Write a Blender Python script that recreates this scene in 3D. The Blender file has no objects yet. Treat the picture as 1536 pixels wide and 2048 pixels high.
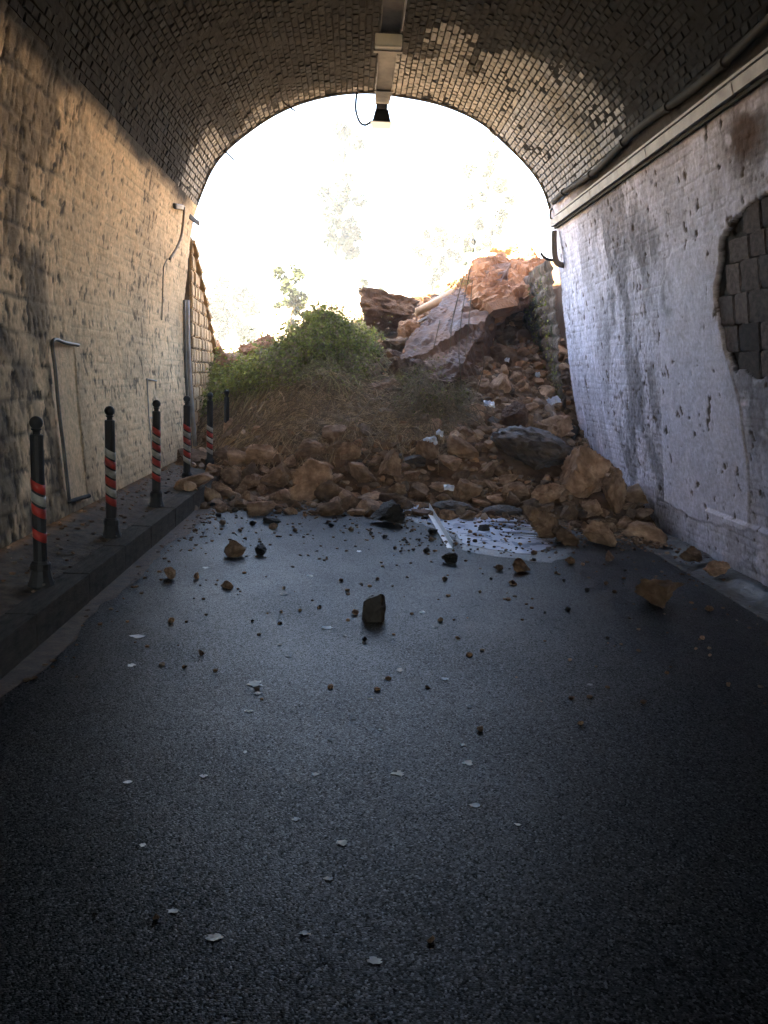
import bpy, bmesh, math, random
import numpy as np
from mathutils import Vector, Matrix, Euler

random.seed(7)
rng = np.random.default_rng(7)
sc = bpy.context.scene
COL = sc.collection

# ------------------------------------------------------------------ camera
FPX = 1657.0
EYE = np.array([0.0, 0.0, 1.65])
def _n(v): return v / np.linalg.norm(v)
_f = _n(np.array([-63.0, 279.0, -FPX]))
_b = _n(np.array([937.0, 244.0, -FPX]))
_u = _n(np.cross(_b, _f)); _u = _u if _u[1] > 0 else -_u
_x = np.cross(_f, _u)
RC = np.array([_x, _f, _u])                      # camera space -> world
cam = bpy.data.cameras.new('camera'); camo = bpy.data.objects.new('camera', cam)
COL.objects.link(camo); sc.camera = camo
camo.matrix_world = Matrix.Translation(Vector(EYE)) @ Matrix(RC.tolist()).to_4x4()
cam.sensor_width = 36; cam.sensor_fit = 'AUTO'; cam.lens = 36 * FPX / 2048
cam.clip_start = 0.05; cam.clip_end = 600

# ------------------------------------------------------------------ light
SUN = Vector((-0.38, -0.55, 0.74)).normalized()
w = bpy.data.worlds.new('World'); sc.world = w; w.use_nodes = True
nt = w.node_tree
sky = nt.nodes.new('ShaderNodeTexSky'); sky.sky_type = 'NISHITA'; sky.sun_disc = False
sky.sun_elevation = math.asin(SUN.z); sky.sun_rotation = math.atan2(SUN.x, SUN.y)
bg = nt.nodes['Background']; bg.inputs['Strength'].default_value = 0.062
nt.links.new(sky.outputs[0], bg.inputs['Color'])
sl = bpy.data.lights.new('sun', 'SUN'); sl.energy = 5.0; sl.angle = math.radians(0.5); sl.color = (1.0, 0.87, 0.68)
so = bpy.data.objects.new('sun', sl); COL.objects.link(so)
so.rotation_euler = (-SUN).to_track_quat('-Z', 'Y').to_euler(); so.location = (-10, -10, 30)
vs = sc.view_settings
vs.view_transform = 'Standard'; vs.look = 'None'; vs.gamma = 1; vs.use_curve_mapping = False
vs.exposure = 5.15
cy = sc.cycles
cy.use_denoising = True
try: cy.denoiser = 'OPENIMAGEDENOISE'
except Exception: pass
cy.max_bounces = 8; cy.diffuse_bounces = 6; cy.glossy_bounces = 4; cy.transmission_bounces = 4
cy.sample_clamp_indirect = 6; cy.use_fast_gi = False
cy.caustics_reflective = False; cy.caustics_refractive = False

# ------------------------------------------------------------------ helpers
def ray(px, py): return RC @ np.array([px - 768.0, 1024.0 - py, -FPX])
def at(px, py, Y):
    d = ray(px, py); return EYE + d * (Y / d[1])
def gz(x):                                        # road cross-fall
    if isinstance(x, float): return -0.24 * min(max((x - 1.9) / 2.0, 0.0), 1.0) ** 1.3
    x = np.asarray(x, float)
    return -0.24 * np.clip((x - 1.9) / 2.0, 0, 1) ** 1.3
def gnd(px, py):
    d = ray(px, py); z = 0.0
    for _ in range(6):
        p = EYE + d * ((z - 1.65) / d[2]); z = float(gz(p[0]))
    return p

def _hash(ix, iy, iz, seed):
    h = (ix.astype(np.uint32) * np.uint32(374761393) + iy.astype(np.uint32) * np.uint32(668265263)
         + iz.astype(np.uint32) * np.uint32(2147483647 - 58) + np.uint32(seed * 7919 + 13))
    h ^= h >> np.uint32(13); h *= np.uint32(1274126177); h ^= h >> np.uint32(16)
    h *= np.uint32(2246822519); h ^= h >> np.uint32(13)
    return (h & np.uint32(0xFFFFFF)).astype(float) / 0xFFFFFF
def vnoise(P, seed=0):
    P = np.asarray(P, float); I = np.floor(P).astype(np.int64); F = P - I; F = F * F * (3 - 2 * F)
    r = 0
    for dx in (0, 1):
        for dy in (0, 1):
            for dz in (0, 1):
                wgt = (F[:, 0] if dx else 1 - F[:, 0]) * (F[:, 1] if dy else 1 - F[:, 1]) * (F[:, 2] if dz else 1 - F[:, 2])
                r = r + wgt * _hash(I[:, 0] + dx + 5000, I[:, 1] + dy + 5000, I[:, 2] + dz + 5000, seed)
    return r
def fbm(P, seed=0, octv=4, gain=0.5):
    P = np.asarray(P, float); s = 0; a = 1; t = 0
    for k in range(octv):
        s = s + a * vnoise(P * 2 ** k + 17.3 * k, seed + k); t += a; a *= gain
    return s / t
def fbm1(x, y, z, seed=0, octv=4, gain=0.5):      # one point, plain python, same field as fbm
    s = 0.0; a = 1.0; t = 0.0; MSK = 0xFFFFFFFF
    for k in range(octv):
        f = 2 ** k; o = 17.3 * k; px, py, pz = x * f + o, y * f + o, z * f + o
        ix, iy, iz = math.floor(px), math.floor(py), math.floor(pz); fx, fy, fz = px - ix, py - iy, pz - iz
        fx = fx * fx * (3 - 2 * fx); fy = fy * fy * (3 - 2 * fy); fz = fz * fz * (3 - 2 * fz); sd = (seed + k) * 7919 + 13; r = 0.0
        for dx in (0, 1):
            for dy in (0, 1):
                for dz in (0, 1):
                    h = ((ix + dx + 5000) * 374761393 + (iy + dy + 5000) * 668265263 + (iz + dz + 5000) * 2147483589 + sd) & MSK
                    h ^= h >> 13; h = h * 1274126177 & MSK; h ^= h >> 16; h = h * 2246822519 & MSK; h ^= h >> 13
                    r += (fx if dx else 1 - fx) * (fy if dy else 1 - fy) * (fz if dz else 1 - fz) * (h & 0xFFFFFF) / 0xFFFFFF
        s += a * r; t += a; a *= gain
    return s / t
def inpoly1(x, y, poly):
    ins = False; n = len(poly); x1, y1 = poly[-1]
    for (x2, y2) in poly:
        if (y1 > y) != (y2 > y) and x < (x2 - x1) * (y - y1) / (y2 - y1) + x1: ins = not ins
        x1, y1 = x2, y2
    return ins
def sstep(a, b, x):
    t = np.clip((np.asarray(x, float) - a) / (b - a), 0, 1); return t * t * (3 - 2 * t)

def tag(o, label=None, cat=None, group=None, kind=None):
    if label: o['label'] = label
    if cat: o['category'] = cat
    if group: o['group'] = group
    if kind: o['kind'] = kind
    return o
def empty(name, loc=(0, 0, 0), rz=0.0):
    o = bpy.data.objects.new(name, None); COL.objects.link(o); o.location = loc; o.rotation_euler = (0, 0, rz)
    o.empty_display_size = 0.1
    return o
def mesh_np(name, V, F, mat=None, smooth=False, col=None):
    V = np.asarray(V, np.float32); me = bpy.data.meshes.new(name)
    if isinstance(F, np.ndarray):
        k = F.shape[1]; n = len(F)
        me.vertices.add(len(V)); me.vertices.foreach_set('co', V.ravel())
        me.loops.add(n * k); me.loops.foreach_set('vertex_index', F.astype(np.int32).ravel())
        me.polygons.add(n); me.polygons.foreach_set('loop_start', np.arange(0, n * k, k, dtype=np.int32))
        try: me.polygons.foreach_set('loop_total', np.full(n, k, dtype=np.int32))
        except Exception: pass
        me.update(calc_edges=True)
    else:
        me.from_pydata([tuple(map(float, v)) for v in V], [], [tuple(int(i) for i in f) for f in F]); me.update()
    if smooth: me.polygons.foreach_set('use_smooth', np.ones(len(me.polygons), bool))
    if col is not None:
        a = me.color_attributes.new('Col', 'FLOAT_COLOR', 'POINT')
        c = np.ones((len(V), 4), np.float32); c[:, :3] = col; a.data.foreach_set('color', c.ravel())
    if mat: me.materials.append(mat)
    return me
def obj(name, me, parent=None, loc=None):
    o = bpy.data.objects.new(name, me); COL.objects.link(o)
    if parent is not None: o.parent = parent
    if loc is not None: o.location = loc
    return o
class Acc:
    def __init__(s): s.V = []; s.F = []; s.C = []; s.n = 0
    def add(s, V, F, c=None):
        V = np.asarray(V, float); s.V.append(V); s.F += [tuple(int(i) + s.n for i in f) for f in F]
        if c is not None: s.C.append(np.tile(np.asarray(c, float), (len(V), 1)) if np.ndim(c) == 1 else c)
        s.n += len(V)
    def box(s, c, d, rot=None, col=None):
        hx, hy, hz = np.asarray(d) / 2
        V = np.array([[x, y, z] for z in (-hz, hz) for y in (-hy, hy) for x in (-hx, hx)])
        if rot is not None: V = V @ np.array(rot).T
        s.add(V + np.asarray(c), [(0, 2, 3, 1), (4, 5, 7, 6), (0, 1, 5, 4), (2, 6, 7, 3), (0, 4, 6, 2), (1, 3, 7, 5)], col)
    def tube(s, P, r, n=8, col=None, cap=True):
        P = np.asarray(P, float); m = len(P); r = np.broadcast_to(r, (m,))
        T = np.gradient(P, axis=0); T /= np.linalg.norm(T, axis=1)[:, None] + 1e-9
        ref = np.array([0, 0, 1.0]) if abs(T[0, 2]) < .9 else np.array([1.0, 0, 0])
        V = []
        for i in range(m):
            a = np.cross(T[i], ref); a /= np.linalg.norm(a) + 1e-9; b = np.cross(a, T[i]); ref = b
            for k in range(n):
                t = 2 * math.pi * k / n; V.append(P[i] + r[i] * (a * math.cos(t) + b * math.sin(t)))
        F = [(i * n + k, i * n + (k + 1) % n, (i + 1) * n + (k + 1) % n, (i + 1) * n + k) for i in range(m - 1) for k in range(n)]
        if cap: F += [tuple(range(n))[::-1], tuple(range((m - 1) * n, m * n))]
        s.add(V, F, col)
    def lathe(s, prof, n=16, c=(0, 0, 0)):
        V = []; m = len(prof)
        for (r, z) in prof:
            for k in range(n):
                t = 2 * math.pi * (k + .5) / n; V.append((c[0] + r * math.cos(t), c[1] + r * math.sin(t), c[2] + z))
        F = [(i * n + k, i * n + (k + 1) % n, (i + 1) * n + (k + 1) % n, (i + 1) * n + k) for i in range(m - 1) for k in range(n)]
        F += [tuple(range(n))[::-1], tuple(range((m - 1) * n, m * n))]
        s.add(V, F)
    def mesh(s, name, mat, smooth=False):
        return mesh_np(name, np.concatenate(s.V), s.F, mat, smooth, np.concatenate(s.C) if s.C else None)
    def build(s, name, mat, parent=None, smooth=False): return obj(name, s.mesh(name, mat, smooth), parent)

# ------------------------------------------------------------------ materials
def mat(name, c1, c2=None, scale=6, rough=.8, bump=.3, bscale=30, bdist=.01, spec=.4, vcol=False, metal=0, objrand=0,
        coord='Object', r2=None, detail=6, emis=None, estr=0, c3=None, transl=0):
    m = bpy.data.materials.new(name); m.use_nodes = True; t = m.node_tree; L = t.links.new
    P = t.nodes['Principled BSDF']; N = t.nodes.new
    tc = N('ShaderNodeTexCoord')
    n1 = N('ShaderNodeTexNoise'); n1.inputs['Scale'].default_value = scale; n1.inputs['Detail'].default_value = detail
    n1.inputs['Roughness'].default_value = .6
    L(tc.outputs[coord], n1.inputs['Vector'])
    ramp = N('ShaderNodeValToRGB'); L(n1.outputs['Fac'], ramp.inputs['Fac'])
    c2 = c2 or c1
    ramp.color_ramp.elements[0].position = .34; ramp.color_ramp.elements[0].color = (*c1, 1)
    ramp.color_ramp.elements[1].position = .66; ramp.color_ramp.elements[1].color = (*c2, 1)
    if c3:
        e = ramp.color_ramp.elements.new(.5); e.color = (*c3, 1)
    out = ramp.outputs['Color']
    if vcol:
        at_ = N('ShaderNodeAttribute'); at_.attribute_name = 'Col'
        mx = N('ShaderNodeMix'); mx.data_type = 'RGBA'; mx.blend_type = 'MULTIPLY'; mx.inputs['Factor'].default_value = 1
        L(at_.outputs['Color'], mx.inputs['A']); L(out, mx.inputs['B']); out = mx.outputs['Result']
    if objrand:
        oi = N('ShaderNodeObjectInfo'); hs = N('ShaderNodeHueSaturation')
        mr = N('ShaderNodeMapRange'); mr.inputs['To Min'].default_value = 1 - objrand; mr.inputs['To Max'].default_value = 1 + objrand
        L(oi.outputs['Random'], mr.inputs['Value']); L(mr.outputs['Result'], hs.inputs['Value']); L(out, hs.inputs['Color']); out = hs.outputs['Color']
    L(out, P.inputs['Base Color'])
    P.inputs['Roughness'].default_value = rough; P.inputs['Metallic'].default_value = metal
    P.inputs['Specular IOR Level'].default_value = spec
    if r2 is not None:
        mr = N('ShaderNodeMapRange'); mr.inputs['From Min'].default_value = .35; mr.inputs['From Max'].default_value = .65
        mr.inputs['To Min'].default_value = rough; mr.inputs['To Max'].default_value = r2
        L(n1.outputs['Fac'], mr.inputs['Value']); L(mr.outputs['Result'], P.inputs['Roughness'])
    if bump:
        n2 = N('ShaderNodeTexNoise'); n2.inputs['Scale'].default_value = bscale; n2.inputs['Detail'].default_value = 5
        n2.inputs['Roughness'].default_value = .65
        L(tc.outputs[coord], n2.inputs['Vector'])
        bp = N('ShaderNodeBump'); bp.inputs['Strength'].default_value = bump; bp.inputs['Distance'].default_value = bdist
        L(n2.outputs['Fac'], bp.inputs['Height']); L(bp.outputs['Normal'], P.inputs['Normal'])
    if emis:
        P.inputs['Emission Color'].default_value = (*emis, 1); P.inputs['Emission Strength'].default_value = estr
    if transl:
        P.inputs['Transmission Weight'].default_value = 0
        tr = N('ShaderNodeBsdfTranslucent'); ms = N('ShaderNodeMixShader'); ms.inputs[0].default_value = transl
        L(out, tr.inputs['Color']); L(P.outputs[0], ms.inputs[1]); L(tr.outputs[0], ms.inputs[2])
        L(ms.outputs[0], t.nodes['Material Output'].inputs['Surface'])
    return m
def asphalt(name='wet_asphalt', c1=(.0045, .0048, .0055), c2=(.0125, .013, .0145), r1=.32, r2=.44, bs=.6, smin=.0, smax=.15):
    m = mat(name, c1, c2, 1.2, r1, 0, spec=.55, r2=r2)
    t = m.node_tree; N = t.nodes.new; L = t.links.new; P = t.nodes['Principled BSDF']
    tc = N('ShaderNodeTexCoord')
    v = N('ShaderNodeTexVoronoi'); v.inputs['Scale'].default_value = 140; v.feature = 'F1'; L(tc.outputs['Object'], v.inputs['Vector'])
    n = N('ShaderNodeTexNoise'); n.inputs['Scale'].default_value = 240; n.inputs['Detail'].default_value = 3; L(tc.outputs['Object'], n.inputs['Vector'])
    n3 = N('ShaderNodeTexNoise'); n3.inputs['Scale'].default_value = 2.2; n3.inputs['Detail'].default_value = 3; L(tc.outputs['Object'], n3.inputs['Vector'])
    a = N('ShaderNodeMath'); a.operation = 'SUBTRACT'; L(n.outputs['Fac'], a.inputs[0]); L(v.outputs['Distance'], a.inputs[1])
    b1 = N('ShaderNodeBump'); b1.inputs['Strength'].default_value = bs; b1.inputs['Distance'].default_value = .0022
    L(a.outputs[0], b1.inputs['Height'])
    b2 = N('ShaderNodeBump'); b2.inputs['Strength'].default_value = .15; b2.inputs['Distance'].default_value = .03
    L(n3.outputs['Fac'], b2.inputs['Height']); L(b1.outputs['Normal'], b2.inputs['Normal'])
    L(b2.outputs['Normal'], P.inputs['Normal'])
    mx = N('ShaderNodeMix'); mx.data_type = 'RGBA'; mx.blend_type = 'MULTIPLY'; mx.inputs['Factor'].default_value = 1
    cr = N('ShaderNodeValToRGB'); e = cr.color_ramp.elements
    e[0].position = .25; e[0].color = (.12, .12, .12, 1); e[1].position = .95; e[1].color = (7, 7, 7, 1)  # lightest few grains: wet sparkle put into their colour
    em = e.new(.72); em.color = (.9, .9, .9, 1)
    L(v.outputs['Color'], cr.inputs['Fac'])
    src = P.inputs['Base Color'].links[0].from_socket
    L(src, mx.inputs['A']); L(cr.outputs['Color'], mx.inputs['B']); L(mx.outputs['Result'], P.inputs['Base Color'])
    # chips polished unevenly: gloss varies from grain to grain
    mr = N('ShaderNodeMapRange'); mr.inputs['To Min'].default_value = smin; mr.inputs['To Max'].default_value = smax
    sep = N('ShaderNodeSeparateColor'); L(v.outputs['Color'], sep.inputs[0]); L(sep.outputs[1], mr.inputs['Value']); L(mr.outputs['Result'], P.inputs['Specular IOR Level'])
    return m
M = {}
M['asphalt'] = asphalt()
M['water'] = mat('sky_bright_puddle', (.30, .36, .50), (.44, .50, .64), 3, .22, .4, 40, .002, spec=1.0, r2=.36)  # pale blue base colour carries the bright sky reflection
M['wetroad'] = asphalt('wetter_asphalt', (.012, .013, .015), (.03, .032, .036), .34, .46, .6, .2, .75)
M['walk'] = mat('worn_pavement', (.045, .034, .025), (.15, .115, .085), 9, .7, 1, 26, .03, r2=.9, spec=.1)
M['kerb'] = mat('kerb_concrete', (.03, .025, .02), (.085, .07, .055), 7, .9, .8, 30, .015, spec=.08)
M['gutter'] = mat('wet_gutter', (.035, .032, .03), (.09, .08, .07), 9, .25, .8, 35, .015, r2=.6, spec=.6)
M['wall'] = mat('flaking_whitewash', (.72, .70, .68), (1.04, 1.04, 1.04), 26, .88, .9, 85, .010, vcol=True, spec=.08, detail=8)
M['brick'] = mat('mouth_lit_brick', (.6, .56, .52), (1, 1, 1), 9, .62, .6, 60, .005, vcol=True, r2=.8, spec=.22)
M['soot'] = mat('soot_black_brick', (.6, .56, .52), (1, 1, 1), 9, .9, .6, 60, .005, vcol=True, spec=.04)
M['mortar'] = mat('vault_mortar', (.007, .007, .008), (.016, .016, .017), 4, .95, .7, 18, .02, spec=.03)
M['stone'] = mat('exposed_stone', (.04, .03, .026), (.14, .105, .09), 5, .9, .8, 22, .02, objrand=.5, spec=.1)
M['ashlar'] = mat('golden_ashlar', (.40, .25, .11), (.60, .41, .21), 4, .85, .8, 25, .015, objrand=.25)
M['ashlar_joint'] = mat('earth_joint', (.12, .08, .05), (.2, .14, .09), 5, .9, .8, 20, .02)
M['soil'] = mat('red_soil', (.07, .038, .02), (.22, .125, .068), 3, .95, .9, 14, .05, detail=8, spec=.08)
M['rock'] = mat('brown_limestone', (.19, .112, .062), (.50, .335, .215), 1.7, .85, .9, 13, .035, objrand=.5, detail=8, c3=(.32, .195, .118), spec=.12)
M['rock_orange'] = mat('orange_limestone', (.20, .09, .038), (.38, .20, .10), 1.6, .85, .9, 6, .08, objrand=.2, detail=8)
M['rock_dark'] = mat('dark_wet_stone', (.012, .010, .008), (.035, .027, .020), 2.5, .5, .9, 6, .07, detail=8, r2=.7)
M['rock_wet'] = mat('wet_slab_rock', (.075, .038, .024), (.20, .115, .072), 2.2, .5, .9, 9, .05, detail=8, r2=.85, spec=.22)
M['rock_slate'] = mat('dark_slaty_rock', (.05, .042, .04), (.15, .105, .075), 2.2, .5, .9, 4, .08, detail=8, r2=.8, spec=.4)
M['rubble'] = mat('rubble_stone', (.5, .5, .5), (1.2, 1.2, 1.2), 4, .9, .9, 16, .03, vcol=True, spec=.1)
M['leaf'] = mat('ivy_leaf', (.75, .75, .75), (1.1, 1.1, 1.1), 6, .6, 0, vcol=True, spec=.12, transl=.5)
M['twig'] = mat('dry_stem', (.8, .8, .8), (1.1, 1.1, 1.1), 9, .8, 0, vcol=True)
M['bark'] = mat('bark', (.09, .065, .045), (.2, .15, .1), 9, .9, .8, 20, .02)
M['wood'] = mat('pale_timber', (.42, .28, .16), (.58, .42, .27), 7, .7, .4, 30, .004)
M['iron'] = mat('black_iron', (.012, .013, .015), (.03, .03, .033), 11, .5, .35, 60, .002, spec=.25, r2=.7)
M['red'] = mat('red_reflective_tape', (.28, .022, .016), (.45, .04, .028), 14, .38, .2, 80, .001)
M['white'] = mat('white_reflective_tape', (.24, .24, .22), (.44, .44, .40), 14, .4, .2, 80, .001)
M['pvc'] = mat('grey_trunking', (.30, .28, .26), (.46, .44, .42), 5, .7, .2, 30, .002, spec=.15)
M['dark_pipe'] = mat('dark_pipe', (.012, .011, .010), (.03, .027, .024), 6, .8, .4, 30, .004, spec=.08)
M['rust_pipe'] = mat('brown_pipe', (.09, .06, .04), (.2, .15, .1), 7, .6, .5, 30, .004)
M['box'] = mat('cream_plastic', (.62, .58, .45), (.75, .71, .57), 6, .5, .2, 30, .002)
M['steel'] = mat('galvanised_steel', (.07, .066, .06), (.16, .15, .135), 6, .6, .3, 30, .002, metal=.5)
M['lampglass'] = mat('lit_lamp_glass', (.8, .7, .5), None, 5, .3, 0, emis=(1, .84, .6), estr=.034)
M['alu'] = mat('white_aluminium', (.55, .55, .57), (.72, .72, .74), 5, .3, .2, 20, .002, metal=.2, spec=.6)
M['plastic'] = mat('pale_plastic_film', (.45, .5, .62), (.75, .76, .82), 8, .25, .6, 20, .01, spec=.6)
M['spot'] = mat('chipped_white_paint', (.5, .5, .48), (.8, .8, .78), 25, .6, .4, 60, .002)
M['hill'] = mat('pale_hillside', (.42, .31, .19), (.58, .45, .30), .6, .9, .8, 2, .3, coord='Object')
M['bounce_slope'] = mat('bounce_slope_earth', (.36, .24, .13), (.52, .38, .24), .8, .9, .8, 3, .1)
M['faint_spot'] = mat('worn_faint_paint', (.06, .06, .06), (.30, .30, .29), 60, .7, .4, 60, .002)
M['silt'] = mat('kerbside_silt', (.06, .042, .03), (.14, .10, .075), 12, .7, .9, 50, .012, r2=.9, spec=.2)
HAZE = .0042
M['ext'] = mat('portal_masonry', (.25, .19, .13), (.38, .3, .21), 2, .9, .8, 6, .05)
M['crown'] = mat('tree_leaf', (.8, .8, .8), (1.15, 1.15, 1.15), 2, .6, 0, vcol=True, transl=.4)

# ------------------------------------------------------------------ tunnel profile
PORTAL = 13.4; BACK = -18.0
pix = [(388,904),(372,760),(367,640),(372,560),(385,450),(400,400),(430,330),(480,280),(560,225),(650,195),(735,187),(800,195),
       (880,210),(960,245),(1010,290),(1060,340),(1090,390),(1105,455),(1115,520),(1125,600),(1140,750),(1160,870),(1180,995)]
PP = np.array([at(a, b, PORTAL)[[0, 2]] for a, b in pix])
def catmull(P, k=8):
    Q = np.vstack([2 * P[0] - P[1], P, 2 * P[-1] - P[-2]]); out = []
    for i in range(1, len(Q) - 2):
        for t in np.linspace(0, 1, k, endpoint=False):
            a, b, c, d = Q[i - 1], Q[i], Q[i + 1], Q[i + 2]
            out.append(.5 * ((2 * b) + (-a + c) * t + (2 * a - 5 * b + 4 * c - d) * t * t + (-a + 3 * b - 3 * c + d) * t ** 3))
    out.append(P[-1]); return np.array(out)
PR = catmull(PP)
for _ in range(12): PR[1:-1] = .5 * PR[1:-1] + .25 * (PR[:-2] + PR[2:])
S = np.concatenate([[0], np.cumsum(np.linalg.norm(np.diff(PR, axis=0), axis=1))])
def prof(s):
    s = np.asarray(s, float); return np.interp(s, S, PR[:, 0]), np.interp(s, S, PR[:, 1])
def pnorm(s):
    x0, z0 = prof(np.clip(s - .05, 0, S[-1])); x1, z1 = prof(np.clip(s + .05, 0, S[-1]))
    dx, dz = x1 - x0, z1 - z0; l = np.hypot(dx, dz) + 1e-9
    return dz / l, -dx / l                       # inward
def wallhit(px, py):
    """pixel -> (y, s) on the tunnel lining"""
    d = ray(px, py); d = d / d[1]
    y = np.linspace(1.0, 16, 1500); X = d[0] * y; Z = 1.65 + d[2] * y
    cx, cz = .7, 2.2
    ang = np.arctan2(Z - cz, -(X - cx)); rr = np.hypot(X - cx, Z - cz)
    pa = np.arctan2(PR[:, 1] - cz, -(PR[:, 0] - cx)); pa = np.unwrap(pa); prr = np.hypot(PR[:, 0] - cx, PR[:, 1] - cz)
    ang = np.where(ang < pa[0] - .2, ang + 2 * np.pi, ang)
    R = np.interp(ang, pa, prr); i = int(np.argmax(rr > R))
    return y[i], float(np.interp(ang[i], pa, S))
def wp(y, s, off=0.0):
    x, z = prof(s); nx, nz = pnorm(s); return np.array([float(x + nx * off), y, float(z + nz * off)])
S_SOOT = .5 * (wallhit(0, 75)[1] + wallhit(355, 372)[1])
S_CABLE = .5 * (wallhit(1487, 100)[1] + wallhit(1165, 360)[1])
S_COND = .5 * (wallhit(1530, 122)[1] + wallhit(1125, 445)[1])
SEND = float(S[-1])

def inpoly(y, s, poly):
    y = np.asarray(y); inside = np.zeros(y.shape, bool); n = len(poly)
    for i in range(n):
        y1, s1 = poly[i]; y2, s2 = poly[(i + 1) % n]
        c = ((s1 > s) != (s2 > s)) & (y < (y2 - y1) * (s - s1) / (s2 - s1 + 1e-12) + y1)
        inside ^= c
    return inside
def blob(y, s, px, py, ry, rs):
    a, b = wallhit(px, py); return np.exp(-((y - a) / ry) ** 2 - ((s - b) / rs) ** 2)
def courses(y, s, L=.26, Hh=.085, j=.012):
    r = np.floor(s / Hh); fy = (y / L + .5 * (r % 2)) % 1; fs = (s / Hh) % 1
    dy = np.minimum(fy, 1 - fy) * L; ds = np.minimum(fs, 1 - fs) * Hh
    return np.clip(np.minimum(dy, ds) / j, 0, 1), r, np.floor(y / L + .5 * (r % 2))

def wall_sheet(name, s0, s1, y0, y1, res, fn, m):
    ns = int((s1 - s0) / res) + 1; ny = int((y1 - y0) / res) + 1
    ss = np.linspace(s0, s1, ns); yy = np.linspace(y0, y1, ny)
    Sg, Yg = np.meshgrid(ss, yy, indexing='ij'); sf = Sg.ravel(); yf = Yg.ravel()
    d, c = fn(yf, sf)
    x, z = prof(sf); nx, nz = pnorm(sf)
    V = np.stack([x + nx * d, yf, z + nz * d], 1)
    i = np.arange(ns - 1)[:, None] * ny + np.arange(ny - 1)[None, :]; i = i.ravel()
    F = np.stack([i, i + 1, i + ny + 1, i + ny], 1)
    return mesh_np(name, V, F, m, True, c)

def left_fn(y, s):
    P = np.stack([y, s, np.zeros_like(y)], 1)
    b, r, q = courses(y, s)
    ash, r2, q2 = courses(y + .1, s + .07 * vnoise(P * 1.3, 5), .42, .27, .03)
    near = sstep(8.6, 7.2, y + 1.2 * (fbm(P * .8, 3) - .5))
    big = fbm(P * np.array([1.5, 1.5, 1]), 1, 5)
    med = fbm(P * 7, 9, 4); fine = fbm(P * 26, 12, 3)
    chip = sstep(.60, .70, fbm(P * np.array([17, 12, 1]), 21, 4) + .05 * near - .05 * sstep(.6, .4, fbm(P * 1.3, 121, 3)))
    gap = sstep(.66, .72, fbm(P * np.array([20, 9, 1]), 77, 2))
    panel = inpoly(y, s, [wallhit(*p) for p in [(100, 690), (150, 690), (178, 1000), (134, 1006)]])
    panel2 = inpoly(y, s, [wallhit(*p) for p in [(291, 760), (309, 760), (318, 905), (305, 905)]])
    sm = np.where(panel | panel2, .12, 1.0)
    paintfill = .45 + .4 * vnoise(P * 2.2, 31)
    bh = (b - 1) * .007 * (1 - near) * paintfill + (ash - 1) * .008 * near
    bh = bh + (_hash(r.astype(int) + 99, q.astype(int) + 99, np.zeros_like(r, int), 4) - .5) * .006 * (1 - near) * b
    d = bh * sm + (.032 * (big - .5) + .014 * (med - .5) + .010 * (fine - .5)) * np.where(panel, .4, 1) - .004 * chip * sm - .006 * gap * near
    d = d - np.where(panel, .014, 0)
    # colour: cream paint, grime, chips
    c = np.array([.87, .63, .37])[None, :] * (.72 + .28 * med + .28 * fine)[:, None]
    grime = np.clip(.9 * near * sstep(.42, .6, fbm(P * np.array([2.2, 1.6, 1]), 41, 5)) + .25 * sstep(.5, .68, big), 0, 1)
    lowleft = sstep(7.2, 5.8, y) * sstep(1.9, .8, s)
    grime = np.clip(grime + .75 * lowleft * sstep(.38, .6, fbm(P * 3, 51, 4)) + .35 * sstep(.5, .0, s), 0, 1) * sm
    dark = np.array([.10, .085, .065])
    c = c * (1 - .8 * grime[:, None]) + dark * (.8 * grime[:, None])
    k = np.clip(.75 * chip + .5 * gap * near + .8 * (1 - ash) * near * sstep(.35, .6, med) + .35 * (1 - b) * (1 - near) * sstep(.45, .65, vnoise(P * 5, 6)), 0, 1) * np.where(panel, .25, 1)
    c = c * (1 - k[:, None]) + np.array([.09, .07, .05]) * k[:, None]
    # soot line at the springing
    e = s - S_SOOT + .22 * (fbm(P * np.array([2.5, 4, 1]), 61, 4) - .5)
    soot = sstep(-.16, .10, e) * sstep(13.3, 12.4, y + .4 * (big - .5))
    c = c * (1 - soot[:, None]) + np.array([.028, .025, .023]) * soot[:, None]
    # edges return to the back-plane
    d = d * sstep(0, .02, s - (0)) 
    return d, c

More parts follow.
